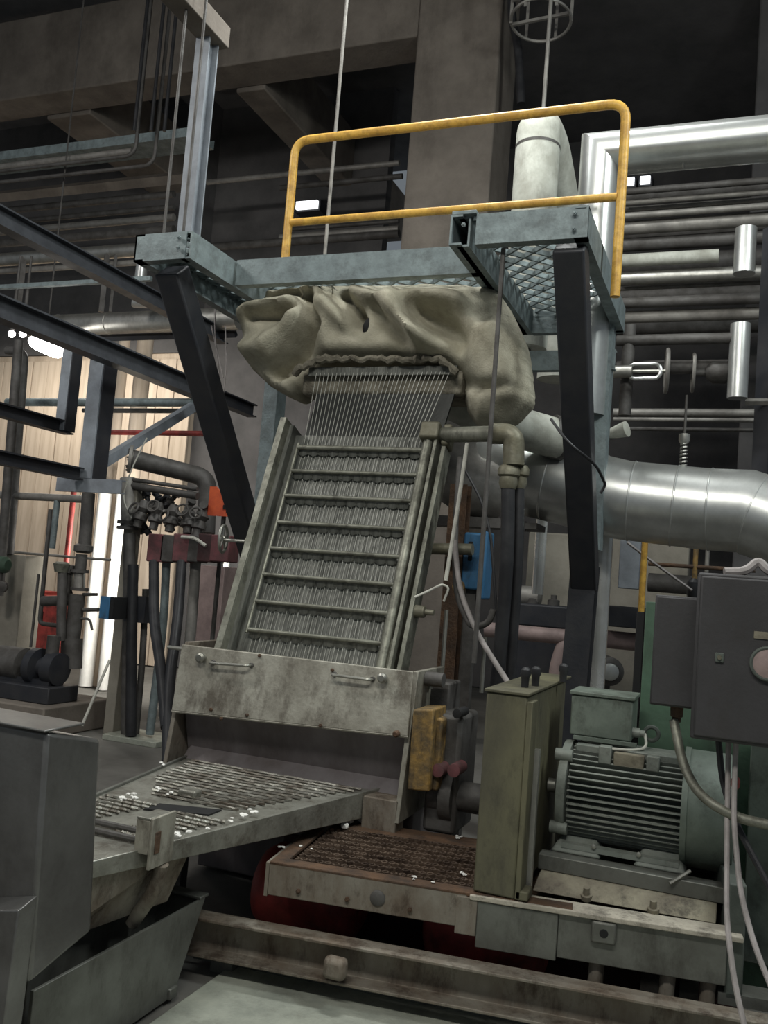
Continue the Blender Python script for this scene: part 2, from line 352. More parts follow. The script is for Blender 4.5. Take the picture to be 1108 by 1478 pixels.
# folds: polyline in the cloth plane, height (+ towards the viewer), width
FOLDS = []
for h, wd, pts in (
    (.10, .055, ((350, 455), (395, 450), (432, 445))), (-.085, .032, ((372, 462), (410, 462), (440, 452))),
    (.075, .06, ((352, 505), (390, 512), (430, 480), (455, 445))), (-.12, .036, ((452, 430), (462, 470), (430, 515), (400, 540))),
    (-.06, .03, ((395, 425), (425, 420), (445, 432))), (.06, .03, ((385, 418), (430, 412), (470, 425))),
    (.05, .035, ((478, 440), (490, 455), (505, 475))), (-.09, .03, ((500, 430), (515, 445), (528, 468))),
    (.09, .05, ((520, 425), (560, 440), (590, 475), (620, 500))), (-.07, .04, ((548, 450), (575, 480), (600, 500))),
    (.085, .045, ((575, 430), (592, 460), (612, 490))), (-.12, .075, ((612, 455), (640, 470), (662, 485))), (-.06, .03, ((524, 455), (527, 472))),
    (.07, .05, ((600, 432), (640, 432), (672, 440))), (.05, .06, ((610, 498), (650, 500), (690, 478))),
    (.06, .07, ((480, 505), (560, 508), (640, 510))), (-.05, .05, ((690, 430), (700, 470), (670, 500))),
    (.07, .07, ((715, 480), (730, 520), (735, 560))), (-.05, .03, ((650, 540), (690, 560), (745, 560))),
    (.05, .05, ((400, 560), (370, 540), (350, 515)))):
    FOLDS.append((h, wd, [px2(p) for p in pts]))
def cloth_y(x, z):
    d = edist(x, z); e = min(1, d/.30); prof = math.sqrt(max(0, 1-(1-e)**2))
    y = .36*prof
    for h, wd, pts in FOLDS:
        q = min(seg(x, z, a, b) for a, b in zip(pts, pts[1:])); y += 1.5*h*math.exp(-(q/wd)**2)*min(1, d/.05)
    y += (noise.noise(V((x*3.1, z*3.1, 2.2)))*.05 + noise.noise(V((x*9, z*9, 5)))*.014)*min(1, d/.06)
    return y
def cloth_mesh():
    bm = NB(); xs = [p[0] for p in OUT]; zs = [p[1] for p in OUT]; st = .018
    nx = int((max(xs)-min(xs))/st)+3; nz = int((max(zs)-min(zs))/st)+3; x0, z0 = min(xs)-st, min(zs)-st
    fr, bk = {}, {}
    for i in range(nx):
        for j in range(nz):
            x, z = x0+i*st, z0+j*st
            if inside(x, z):
                fr[i, j] = bm.verts.new((x, 5.10-cloth_y(x, z), z)); 
                e = min(1, edist(x, z)/.2); bk[i, j] = bm.verts.new((x, 5.11+.24*math.sqrt(1-(1-e)**2), z))
    edges = {}
    for (i, j) in list(fr):
        k = [(i, j), (i+1, j), (i+1, j+1), (i, j+1)]
        if all(q in fr for q in k):
            bm.faces.new([fr[q] for q in k]); bm.faces.new([bk[q] for q in k][::-1])
            for a, b in zip(k, k[1:]+k[:1]):
                if (b, a) in edges: del edges[b, a]
                else: edges[a, b] = 1
    for a, b in edges: bm.faces.new((fr[a], bk[a], bk[b], fr[b])[::-1])
    for v in [v for v in bm.verts if not v.link_faces]: bm.verts.remove(v)
    # pull the staircase border onto the outline
    n = len(OUT)
    for (a, b) in edges:
        for k in (a, b):
            for dct in (fr, bk):
                v = dct[k]
                if not v.is_valid: continue
                best = None
                for i in range(n):
                    p, q = V((OUT[i][0], OUT[i][1])), V((OUT[(i+1) % n][0], OUT[(i+1) % n][1])); d = q-p
                    c = V((v.co.x, v.co.z)); t = max(0, min(1, (c-p).dot(d)/d.length_squared)); c2 = p+d*t
                    if best is None or (c2-c).length < best[0]: best = ((c2-c).length, c2)
                v.co.x, v.co.z = best[1].x, best[1].y
    bmesh.ops.recalc_face_normals(bm, faces=bm.faces); bmesh.ops.smooth_vert(bm, verts=bm.verts, factor=.4, use_axis_x=True, use_axis_y=True, use_axis_z=True)
    return bm
cl = obj('insulating_cloth', cloth_mesh(), 'cloth', dh, ang=80)
# torn rim over the slot, the die body and lip seen under it, sight hole in the cloth
def rim(b):
    pts = []
    for i in range(46):
        t = i/45; q = at(424+t*236, 540-22*math.sin(min(1, t*5)*math.pi/2)+20*max(0, (t-.88)/.12)**1.5, Y=4.80)
        pts.append(V((q.x, 4.80+random.uniform(-.015, .015), q.z+random.uniform(-.010, .010))))
    tube(b, pts, .018, 7, rr=[.016+random.uniform(0, .012) for _ in pts])
part('torn_cloth_rim', 'cloth_dirty', dh, rim)
part('die_body', 'cloth_dirty', dh, lambda b: box(b, -2.52, -1.50, 4.88, 5.25, 2.70, 2.845), bevel=.02)
part('die_lip', 'slide_steel', dh, lambda b: box(b, -2.46, -1.52, 4.835, 4.87, 2.805, 2.86), bevel=.004)
hpz = at(524, 463, Y=4.72)
hys = 5.10-cloth_y(hpz.x, hpz.z)
def hole(b):
    g = bmesh.ops.create_icosphere(b, subdivisions=3, radius=1.0); R_ = Matrix.Rotation(.45, 3, 'Y')
    for v in g['verts']: v.co = R_ @ V((v.co.x*.036, v.co.y*.022, v.co.z*.055)) + V((hpz.x, hys+.004, hpz.z))
part('sight_hole', 'black', dh, hole)
for px, py in ((470, 420), (485, 432), (455, 412)):
    q = at(px, py, Y=4.85)
    part('tie_wire', 'wire_light', dh, lambda b: tube(b, [(q.x, 4.80, q.z), (q.x+.02, 4.74, q.z+.04), (q.x+.05, 4.75, q.z+.02)], .004, 5))
part('feed_neck', 'white_insulation', dh, lambda b: tube(b, [(-1.75, 5.3, 2.80), (-1.42, 5.5, 2.66), (-1.08, 5.75, 2.60)], .13, 18, bend=.2))
part('neck_band', 'dark_pipe', dh, lambda b: tube(b, [(-1.14, 5.72, 2.62), (-1.05, 5.78, 2.60)], .14, 18))

# ================================================================== strand slide
SX0, SX1 = -2.41, -1.66
ST, SB = V((0, 4.76, 2.40)), V((0, 4.24, 1.02)); sd = (SB-ST).normalized(); sn = V((0, -sd.z, sd.y)); sn = sn if sn.y < 0 else -sn
def onbed(x, t, h=0): p = ST+(SB-ST)*t+sn*h; return V((x, p.y, p.z))
SL = (SB-ST).length
sl = thing('strand_slide', 'steep water-washed metal slide with eight cross bars carrying the strands', 'slide', (-2.03, 4.4, .95))
def slab(b, x0, x1, t0, t1, h0, h1):
    hexa(b, [onbed(x0, t1, h0), onbed(x1, t1, h0), onbed(x1, t0, h0), onbed(x0, t0, h0), onbed(x0, t1, h1), onbed(x1, t1, h1), onbed(x1, t0, h1), onbed(x0, t0, h1)])
part('bed_plate', 'slide_steel', sl, lambda b: slab(b, SX0-.06, SX1+.06, -.02, 1, -.02, 0))
def apron(b):
    hexa(b, [(SX0-.03, 4.79, 2.36), (SX1+.07, 4.79, 2.36), (SX1+.07, 4.81, 2.36), (SX0-.03, 4.81, 2.36), (SX0+.0, 4.89, 2.71), (SX1+.12, 4.89, 2.71), (SX1+.12, 4.91, 2.71), (SX0+.0, 4.91, 2.71)])
part('upper_apron', 'apron_steel', sl, apron)
def ribs(b):
    n = 58
    for i in range(n):
        x = SX0+.008+(SX1-SX0-.016)*i/(n-1); t = .0
        while t < .98:
            L = random.uniform(.05, .22); 
            if random.random() < .75: slab(b, x-.0013, x+.0013, t, min(1, t+L), 0, random.uniform(.0015, .004))
            t += L+random.uniform(.004, .03)
part('water_rivulets', 'wet_rib', sl, ribs, smooth=False, kind='stuff')
BT = [at(427-(427-360)*k/7., y, X=-2.40) for k, y in enumerate((648, 682, 718, 757, 795, 833, 872, 913))]
for k, p in enumerate(BT):
    t = (ST.z-p.z)/(ST.z-SB.z); t = max(.02, t)
    c = .046
    bm = NB(); tube(bm, [onbed(SX0+.0, t, c), onbed(SX1+.03, t, c)], .0115 if k else .015, 10)
    br = obj('spray_bar', bm, 'rail_steel', sl)
    bm = NB(); n = 12
    for i in range(n):   # scalloped lip under each bar
        x0 = SX0+(SX1-SX0)*i/n; x1 = SX0+(SX1-SX0)*(i+1)/n; dt = .024/SL*1.6
        vs = []
        for j in range(6):
            u = j/5; e = dt*(.7+.3*math.sin(math.pi*u)**.7)*(.9+.2*random.random())
            vs.append((onbed(x0+(x1-x0)*u, t, c-.008), onbed(x0+(x1-x0)*u, t+e, c-.030)))
        for (a, b_), (c1, d1) in zip(vs, vs[1:]):
            q = V((0, sn.y, sn.z))*.004
            hexa(bm, [a, b_, d1, c1, a-q, b_-q, d1-q, c1-q])
    obj('scalloped_lip', bm, 'slide_steel', br, smooth=False)
part('tie_rod', 'rail_steel', sl, lambda b: tube(b, [onbed(SX0-.004, .035, .046), onbed(SX0-.004, .83, .046)], .009, 8))
part('manifold_tube', 'rail_steel', sl, lambda b: tube(b, [onbed(SX1+.045, .0, .045), onbed(SX1+.045, .91, .045)], .028, 14))
part('tube_foot', 'rail_steel', sl, lambda b: tube(b, [onbed(SX1-.06, .935, .04), onbed(SX1+.07, .935, .04), onbed(SX1+.07, .80, .04)], .010, 8, bend=.02))
part('side_plate', 'rail_steel', sl, lambda b: slab(b, SX0-.105, SX0-.085, -.055, 1.0, -.06, .11), bevel=.003)
part('side_flange', 'rail_steel', sl, lambda b: slab(b, SX0-.125, SX0-.085, -.055, 1.0, .11, .122), bevel=.002)
part('inner_cheek', 'slide_steel', sl, lambda b: slab(b, SX0-.085, SX0-.06, -.045, 1.0, -.06, .06))
part('side_plate', 'rail_steel', sl, lambda b: slab(b, SX1+.085, SX1+.105, -.02, 1.0, -.06, .07), bevel=.003)
part('side_plate', 'rail_steel', sl, lambda b: slab(b, SX1+.125, SX1+.15, .03, 1.0, -.07, .04), bevel=.003)
part('corner_block', 'brass_dull', sl, lambda b: slab(b, SX1+.0, SX1+.11, -.055, .015, .0, .10), bevel=.012)
part('corner_block', 'brass_dull', sl, lambda b: slab(b, SX1+.12, SX1+.17, -.06, .03, -.04, .06), bevel=.012)
q = at(362, 768, Y=4.42)
part('pivot_knob', 'brass_dull', sl, lambda b: lathe(b, onbed(SX0-.10, .46, .0), (-1, 0, 0), [(0, .03), (.03, .034), (.05, .026), (.09, .024)], 12))
part('pivot_pin', 'stainless', sl, lambda b: lathe(b, onbed(SX0-.19, .46, .0), (-1, 0, 0), [(0, .010), (.17, .010)], 8))
hw = onbed(SX0-.345, .455, .0)
def wheel(b):
    ring(b, hw, (1, .25, 0), .078, .009, 28, 7)
    for k in range(5):
        a = k*2*math.pi/5+.3; e = hw+V((-.25*math.cos(a)*.97, math.cos(a)*.97, math.sin(a)))*.075; tube(b, [hw, e], .006, 6)
    lathe(b, hw-V((.015, 0, 0)), (1, 0, 0), [(0, .018), (.03, .018)], 10)
part('handwheel', 'stainless', sl, wheel)
part('pivot_bush', 'brass_dull', sl, lambda b: lathe(b, onbed(SX1+.15, .68, .0), (1, 0, 0), [(0, .034), (.05, .03), (.055, .015), (.10, .014)], 12))
# the strands: each runs from the die, over the slide, into the cutter
NS = 32
for i in range(NS):
    u = i/(NS-1); xd = -2.405+u*.845; xb = SX0+.015+u*(SX1-SX0-.03)
    pts = [V((xd, 4.838, 2.83)), onbed(xb, .01, .018), onbed(xb+random.uniform(-.003, .003), .06, .003), onbed(xb, .97, .001)]
    bm = NB(); tube(bm, pts, .0020, 6)
    tag(obj('polymer_strand', bm, 'strand'), ('leftmost pale polymer strand hanging from the cloth-wrapped die' if i == 0 else 'rightmost pale polymer strand hanging from the cloth-wrapped die' if i == NS-1 else 'thin pale polymer strand between the outermost two below the wrapped die'), 'strand', 'polymer strands on the slide')

# ================================================================== cutter housing under the slide
ct = thing('strand_cutter', 'low strand cutter with a stained metal hood plate and dark recess under the slide', 'machine', (-2.03, 4.3, .45))
hTL, hTR = at(265, 930, Y=4.13), at(598, 969, Y=4.10); hBL, hBR = at(250, 1025, Y=4.06), at(590, 1062, Y=4.03)
hn = V((0, -.018, 0))
part('hood_plate', 'panel_steel', ct, lambda b: hexa(b, [hBL, hBR, hBR-hn, hBL-hn, hTL, hTR, hTR-hn, hTL-hn][0:0] or [hBL+hn, hBR+hn, hBR, hBL, hTL+hn, hTR+hn, hTR, hTL]), bevel=.004)
part('hood_lip', 'panel_steel', ct, lambda b: tube(b, [hBL+V((0, -.01, -.003)), hBR+V((0, -.01, -.003))], .008, 6))
part('hood_top', 'panel_steel', ct, lambda b: hexa(b, [hTL+V((0, 0, -.01)), hTR+V((0, 0, -.01)), hTR+V((0, .14, -.03)), hTL+V((0, .14, -.03)), hTL, hTR, hTR+V((0, .14, -.02)), hTL+V((0, .14, -.02))]))
part('recess_face', 'recess', ct, lambda b: hexa(b, [(-2.66, 4.22, .60), (-1.40, 4.22, .60), (-1.40, 4.45, .60), (-2.66, 4.45, .60), (-2.64, 4.10, .90), (-1.38, 4.08, .92), (-1.38, 4.4, .92), (-2.64, 4.4, .90)]))
part('recess_ledge', 'recess', ct, lambda b: hexa(b, [(-2.64, 4.12, .59), (-1.42, 4.12, .59), (-1.42, 4.3, .59), (-2.64, 4.3, .59), (-2.64, 4.17, .64), (-1.42, 4.17, .64), (-1.42, 4.3, .70), (-2.64, 4.3, .70)]), bevel=.006)
part('body', 'recess', ct, lambda b: box(b, -2.62, -1.42, 4.34, 4.95, .0, 1.0), bevel=.01)
part('end_cheek', 'panel_steel', ct, lambda b: hexa(b, [(-1.40, 4.0, .50), (-1.375, 4.0, .50), (-1.375, 4.5, .50), (-1.40, 4.5, .50), (-1.385, 4.08, 1.19), (-1.36, 4.08, 1.19), (-1.36, 4.5, 1.19), (-1.385, 4.5, 1.19)]), bevel=.003)
part('end_cheek', 'rust_plate', ct, lambda b: hexa(b, [(-2.70, 4.04, .55), (-2.675, 4.04, .55), (-2.675, 4.5, .55), (-2.70, 4.5, .55), (-2.69, 4.13, 1.20), (-2.665, 4.13, 1.20), (-2.665, 4.5, 1.20), (-2.69, 4.5, 1.20)]), bevel=.003)
part('front_foot', 'rust_plate', ct, lambda b: box(b, -1.56, -1.39, 4.0, 4.12, .40, .60), bevel=.006)
def onhood(px, py, h=0):
    n = (hTR-hTL).cross(hBL-hTL).normalized(); n = n if n.y < 0 else -n
    d = at(px, py, Y=4)-CAM; t = ((hTL+n*.02)-CAM).dot(n)/d.dot(n); return CAM+d*t+n*h
for a, b_ in (((308, 956), (363, 960)), ((483, 973), (538, 980))):
    A, B = onhood(*a), onhood(*b_); n = V((0, -1, 0))
    part('handle', 'stainless', ct, lambda b: tube(b, [A, A+n*.045, B+n*.045, B], .0075, 8, bend=.02))
    for P in (A, B): part('handle_stud', 'dark_pipe', ct, lambda b: lathe(b, P, (0, -1, 0), [(-.01, .012), (.012, .012), (.014, .006)], 8))
for a, R in (((294, 949), .026), ((555, 978), .024), ((575, 1058), .016)):
    P = onhood(*a)
    part('knob', 'stainless' if R > .02 else 'rust', ct, lambda b: lathe(b, P, (0, -1, 0), [(-.01, R*.6), (.015, R*.6), (.02, R), (.04, R), (.048, R*.6)], 14))
for a in ((375, 946), (357, 1032), (463, 1047), (320, 1037), (480, 967), (305, 1024)):
    P = onhood(*a); part('bolt', 'rust', ct, lambda b: bolt(b, P, (0, -1, 0), .009, .01))
pinp = at(250, 935, Y=4.2); part('hinge_pin', 'stainless', ct, lambda b: tube(b, [(-2.84, 4.2, pinp.z), (-2.66, 4.2, pinp.z)], .010, 8))
part('bearing_block', 'amber', ct, lambda b: hexa(b, [at(587, 1140, Y=4.0), at(619, 1143, Y=4.0), at(619, 1143, Y=4.0)+V((0, .2, 0)), at(587, 1140, Y=4.0)+V((0, .2, 0)), at(596, 1024, Y=4.0), at(626, 1024, Y=4.0), at(626, 1024, Y=4.0)+V((.0, .2, 0)), at(596, 1024, Y=4.0)+V((0, .2, 0))]), bevel=.008)
p = at(640, 1090, Y=4.15)
part('bearing_housing', 'dark_pipe', ct, lambda b: box(b, p.x-.08, p.x+.08, 4.14, 4.45, .45, 1.0), bevel=.02)
part('bearing_cap', 'amber', ct, lambda b: box(b, p.x-.10, p.x+.01, 4.06, 4.14, .66, .99), bevel=.01)
part('coupling', 'dark_pipe', ct, lambda b: lathe(b, (p.x-.06, 4.22, .62), (1, 0, 0), [(0, .10), (.06, .10), (.061, .13), (.12, .13), (.121, .07), (.30, .07)], 20))
p = at(612, 1000, Y=4.3)
part('clamp_block', 'dark_pipe', ct, lambda b: box(b, p.x-.05, p.x+.13, 4.3, 4.5, .98, 1.13), bevel=.01)
part('clamp_lever', 'stainless', ct, lambda b: bar(b, (p.x-.06, 4.28, 1.12), (p.x+.05, 4.25, 1.105), .03, .018))
part('seal_roll', 'dark_pipe', ct, lambda b: lathe(b, (-1.36, 4.2, 1.15), (1, 0, 0), [(0, .035), (.09, .035)], 12))
for px, py, R in ((660, 1030, .022), (632, 1112, .03), (655, 1112, .03), (600, 1115, .018)):
    P = at(px, py, Y=4.05); part('pipe_stub', 'maroon' if R > .025 else 'black', ct, lambda b: lathe(b, P, (0, -1, 0), [(-.12, R), (.01, R), (.012, R*.6)], 12))

# ================================================================== discharge tray in front of the cutter
ZTR = .60
tr = thing('discharge_tray', 'wet metal tray with wavy grating sloping out of the strand cutter', 'tray', (-2.1, 3.4, 0))
tBL, tBR = V((-2.62, 4.16, ZTR)), at(545, 1140, Z=ZTR); tE = at(245, 1217, Z=ZTR); cxr = at(68, 1059, Y=2.05).x; cyb = at(137, 1180, X=cxr).y
tFR = tBR+(tE-tBR)*((tBR.y-cyb-.015)/(tBR.y-tE.y)); tFL = V((-2.3, tFR.y, ZTR))
part('tray_plate', 'tray_steel', tr, lambda b: hexa(b, [q+V((0, 0, -.012)) for q in (tFL, tFR, tBR, tBL)]+[tFL, tFR, tBR, tBL]))
hs = .115
tM = tFR.lerp(tBR, .36); TX = -2.03
part('drain_skirt', 'rust_plate', tr, lambda b: hexa(b, [(TX-.012, tFR.y, .315), (TX, tFR.y, .315), (TX, 3.12, .315), (TX-.012, 3.12, .315), tFR+V((-.014, 0, -.02)), tFR+V((0, 0, -.02)), tM+V((0, 0, -.02)), tM+V((-.014, 0, -.02))]))
part('drain_skirt', 'rust_plate', tr, lambda b: hexa(b, [tFR+V((-.10, 0, -.27)), tFR+V((-.088, 0, -.27)), tM+V((-.088, 0, -.25)), tM+V((-.10, 0, -.25)), tFR+V((-.012, 0, -.02)), tFR+V((.004, 0, -.02)), tM+V((.004, 0, -.02)), tM+V((-.012, 0, -.02))]))
part('side_wall', 'tray_steel', tr, lambda b: hexa(b, [tFR+V((0, 0, -.035)), tFR+V((.018, 0, -.035)), tBR+V((.018, 0, -hs)), tBR+V((0, 0, -hs)), tFR+V((0, 0, .012)), tFR+V((.018, 0, .012)), tBR+V((.018, 0, .012)), tBR+V((0, 0, .012))]), bevel=.003)
part('side_wall', 'trough_steel', tr, lambda b: hexa(b, [tFL+V((-.018, 0, -.10)), tFL+V((0, 0, -.10)), tBL+V((0, 0, -.10)), tBL+V((-.018, 0, -.10)), tFL+V((-.018, 0, .012)), tFL+V((0, 0, .012)), tBL+V((0, 0, .012)), tBL+V((-.018, 0, .012))]), bevel=.003)
def trp(u, v, h=0):   # u across left-right, v from back to front
    a = tBL.lerp(tBR, u); b = tFL.lerp(tFR, u); return a.lerp(b, v)+V((0, 0, h))
def wavy(u0, u1, v, amp, ph):
    pts = []
    for i in range(40):
        t = i/39; u = u0+(u1-u0)*t; pts.append(trp(u, v+amp*math.sin(t*34+ph), .008+.003*math.sin(t*34+ph)))
    return pts
for k in range(15):
    v = .045+k*.0265
    bm = NB(); tube(bm, wavy(.06 if k < 9 else .06+.03*(k-8), .97-.012*k, v, .004, k*1.57), .0065, 5); obj('grating_bar', bm, 'wet_grate', tr)
for k in range(9):
    v = .50+k*.024
    bm = NB(); tube(bm, wavy(.05, .42-.02*k, v, .004, k*1.57), .0065, 5); obj('grating_bar', bm, 'wet_grate', tr)
    bm = NB(); tube(bm, wavy(.60, .93-.01*k, v+.02, .004, k*1.57), .0065, 5); obj('grating_bar', bm, 'wet_grate', tr)
s0, s1 = at(228, 1161, Z=ZTR+.004), at(318, 1170, Z=ZTR+.004)
part('slot', 'black', tr, lambda b: hexa(b, [s0+V((0, -.10, -.006)), s1+V((0, -.09, -.006)), s1+V((0, .01, -.006)), s0+V((0, .01, -.006)), s0+V((0, -.10, .003)), s1+V((0, -.09, .003)), s1+V((0, .01, .003)), s0+V((0, .01, .003))]))
s0 = at(272, 1150, Z=ZTR)
part('lift_tab', 'tray_steel', tr, lambda b: box(b, s0.x-.04, s0.x+.05, s0.y-.03, s0.y+.03, ZTR, ZTR+.035), bevel=.01)
for py in (1185, 1198):
    a = at(132, py, Z=ZTR+.012); part('guide_rod', 'dark_pipe', tr, lambda b: tube(b, [(a.x-.1, a.y, ZTR+.014), (a.x+.22, a.y-.005, ZTR+.014)], .012, 8))
part('side_apron', 'rubber', tr, lambda b: hexa(b, [tFL+V((-.30, 0, -.16)), tFL+V((-.02, 0, -.06)), tBL+V((-.02, 0, -.06)), tBL+V((-.30, .1, -.16)), tFL+V((-.30, 0, -.14)), tFL+V((-.02, 0, -.04)), tBL+V((-.02, 0, -.04)), tBL+V((-.30, .1, -.14))]))
for x in (-2.45, -1.7):   # legs carrying the tray
    part('leg', 'dark_pipe', tr, lambda b: bar(b, (x, 3.9, 0), (x, 3.9, ZTR-.015), .06, .06, (0, 1, 0)))
def crumbs(name, label, pts, Zs, n, R, seed, parent=None):
    rnd = random.Random(seed)
    for i in range(n):
        px, py = rnd.choice(pts); c = at(px+rnd.uniform(-5, 5), py+rnd.uniform(-3, 3), Z=Zs); r = rnd.uniform(.5, 1.)*R
        bm = NB(); g = bmesh.ops.create_icosphere(bm, subdivisions=1, radius=r)
        for v in g['verts']: v.co = V((v.co.x*rnd.uniform(.8, 1.7), v.co.y*rnd.uniform(.8, 1.5), v.co.z*.6))+V((c.x, c.y, Zs+r*.5))
        tag(obj(name, bm, 'foam_white'), label, 'plastic scrap', label)
crumbs('polymer_scrap', 'small off-white crumb of polymer on the wet discharge tray', [(235, 1105), (230, 1140), (245, 1146), (175, 1155), (190, 1150), (330, 1185), (350, 1178), (365, 1172), (300, 1195), (270, 1200), (255, 1205)], ZTR+.015, 34, .012, 3)
# bracket clamped on the tray edge, with its drain stub
bk = thing('edge_bracket', 'small steel box bracket clamped on the near edge of the tray', 'bracket', at(215, 1240, Z=.6))
bx = at(222, 1226, Z=ZTR)
part('front_plate', 'panel_steel', bk, lambda b: box(b, bx.x+.022, bx.x+.034, bx.y-.07, bx.y+.07, ZTR-.05, ZTR+.125), bevel=.003)
part('side_plate', 'panel_steel', bk, lambda b: box(b, bx.x-.035, bx.x+.022, bx.y-.07, bx.y-.058, ZTR, ZTR+.115), bevel=.003)
part('top_plate', 'tray_steel', bk, lambda b: box(b, bx.x-.035, bx.x+.022, bx.y-.07, bx.y+.05, ZTR+.115, ZTR+.125), bevel=.003)
part('slot_insert', 'rust', bk, lambda b: box(b, bx.x+.033, bx.x+.038, bx.y-.05, bx.y-.02, ZTR-.0, ZTR+.075), bevel=.003)
wx = tBR.x+(tFR.x-tBR.x)*(tBR.y-bx.y)/(tBR.y-tFR.y)+.018
part('drain_stub', 'rust_plate', bk, lambda b: tube(b, [(wx+.025, bx.y+.02, ZTR-.05), (wx-.0, bx.y+.03, .45), (wx-.10, bx.y+.06, .31)], .026, 14, bend=.04))
# stainless chute in the left foreground
fb = thing('discharge_chute', 'dark stainless steel chute box at the tray end in the left foreground', 'chute', (-2.3, 2.3, 0))
cz = lambda px, py, Y: at(px, py, Y=Y)
part('chute_body', 'box_steel', fb, lambda b: hexa(b, [(-2.75, 2.05, .30), (cxr+.03, 2.05, .44), (cxr+.03, cyb, .50), (-2.75, cyb, .36), (-2.75, 2.05, 1.125), (cxr, 2.05, 1.110), (cxr, cyb-.01, 1.06), (-2.75, cyb, 1.07)]), bevel=.012)
part('cover_plate', 'box_steel', fb, lambda b: hexa(b, [(-2.77, 2.035, 1.125), (cxr+.004, 2.035, 1.110), (cxr+.004, 2.20, 1.112), (-2.77, 2.20, 1.125), (-2.77, 2.035, 1.132), (cxr+.004, 2.035, 1.117), (cxr+.004, 2.20, 1.119), (-2.77, 2.20, 1.132)]), bevel=.003)
k0, k1 = at(0, 1335, Y=2.03), at(46, 1306, Y=2.03)
part('lower_skirt', 'box_steel', fb, lambda b: hexa(b, [(-2.75, 1.98, .0), (k1.x-.01, 1.98, .22), (k1.x-.01, 2.05, .22), (-2.75, 2.05, .0), (-2.75, 1.98, k0.z-.15), (k1.x, 1.98, k1.z), (k1.x, 2.05, k1.z+.02), (-2.75, 2.05, k0.z-.13)]), bevel=.004)
part('leg', 'box_steel', fb, lambda b: box(b, -2.7, -2.64, 2.08, 2.14, -.02, .36))
# open trough that catches the drain water
tg = thing('drain_trough', 'open grey steel trough with slanted end below the tray', 'trough', (-1.95, 2.8, 0))
zr_ = .31; yb, yf = 3.17, 2.27
def trough(b):
    t = .012
    box(b, -1.885, -1.873, yf, yb, .02, zr_)
for nm, pts in (('near_side', [(-1.885, 2.25, .0), (-1.872, 2.25, .0), (-1.872, 3.02, .0), (-1.885, 3.02, .0), (-1.885, 2.25, zr_), (-1.872, 2.25, zr_), (-1.872, 3.19, zr_), (-1.885, 3.19, zr_)]),
                ('far_side', [(-2.06, 2.43, .0), (-2.048, 2.43, .0), (-2.048, 3.02, .0), (-2.06, 3.02, .0), (-2.06, 2.43, zr_), (-2.048, 2.43, zr_), (-2.048, 3.19, zr_), (-2.06, 3.19, zr_)]),
                ('slanted_end', [(-2.05, 3.00, .0), (-1.88, 3.00, .0), (-1.88, 3.012, .0), (-2.05, 3.012, .0), (-2.05, 3.18, zr_), (-1.88, 3.18, zr_), (-1.88, 3.192, zr_), (-2.05, 3.192, zr_)]),
                ('trough_bottom', [(-2.05, 2.25, .05), (-1.88, 2.25, .05), (-1.88, 3.04, .05), (-2.05, 3.04, .05), (-2.05, 2.25, .07), (-1.88, 2.25, .07), (-1.88, 3.05, .07), (-2.05, 3.05, .07)])):
    part(nm, 'trough_steel', tg, lambda b: hexa(b, pts), bevel=.002)
part('rim_strip', 'trough_steel', tg, lambda b: box(b, -2.06, -1.87, 3.15, 3.21, zr_, zr_+.012), bevel=.003)
part('foot', 'trough_steel', tg, lambda b: box(b, -1.90, -1.86, 2.98, 3.03, 0, .04), bevel=.004)
# chequer floor plate and the low beam in front of the machine
fp = [at(345, 1385, Z=0), at(740, 1452, Z=0)]
fdir = (fp[1]-fp[0]).normalized(); fq = fp[0]+fdir*3.2
bm = NB(); hexa(bm, [(-1.83, .6, -.025), (1.2, .6, -.025), (fq.x, fq.y, -.025), (fp[0].x, fp[0].y, -.025), (-1.83, .6, 0), (1.2, .6, 0), (fq.x, fq.y, 0), (fp[0].x, fp[0].y, 0)])
tag(obj('floor_plate', bm, 'floor_plate', bevel=.004), 'pale greenish steel floor plate in the bottom foreground', 'floor plate')
lbA, lbB = at(300, 1320, Z=.22), at(1108, 1470, Z=.22); ldir = (lbB-lbA).normalized(); lbB = lbA+ldir*3.0; lbA = lbA-ldir*.1
bmn = thing('floor_beam', 'long rust-stained steel beam lying low across the front of the machine', 'beam', (-.6, 3.4, 0))
lo = V((0, .04, -.075))
part('channel', 'rust_plate', bmn, lambda b: cbeam(b, lbA+lo, lbB+lo, .09, .15, .012), bevel=.003)
part('web', 'trough_steel', bmn, lambda b: bar(b, lbA+V((0, .10, -.14)), lbB+V((0, .10, -.14)), .012, .16))
q = at(485, 1385, Z=.17)
part('weld_lug', 'rust_plate', bmn, lambda b: box(b, q.x-.045, q.x+.045, q.y-.03, q.y+.03, .10, .18), bevel=.02)
for s in (.15, 1.5, 2.8):
    q = lbA+ldir*s; part('support_pad', 'trough_steel', bmn, lambda b: box(b, q.x-.05, q.x+.05, q.y+.05, q.y+.15, -.02, .06))

# ================================================================== base frame of the drive
bf = thing('drive_base_frame', 'rusty steel base frame with expanded-metal deck under the drive motor', 'base frame', (-.8, 3.8, 0))
A0, A1 = at(389, 1245, Z=.45), at(672, 1286, Z=.45); B1 = at(1064, 1352, Z=.45)
dd = (B1-A0).normalized(); dn = V((-dd.y, dd.x, 0))      # dn points to the back
def fr(s, t, z): q = A0+dd*s+dn*t; return V((q.x, q.y, z))
LM = (A1-A0).length; LT = (B1-A0).length
def fbox(b, s0, s1, t0, t1, z0, z1):
    hexa(b, [fr(s0, t0, z0), fr(s1, t0, z0), fr(s1, t1, z0), fr(s0, t1, z0), fr(s0, t0, z1), fr(s1, t0, z1), fr(s1, t1, z1), fr(s0, t1, z1)])
part('front_plate', 'rust_plate', bf, lambda b: fbox(b, 0, LM+.01, 0, .014, .325, .45), bevel=.004)
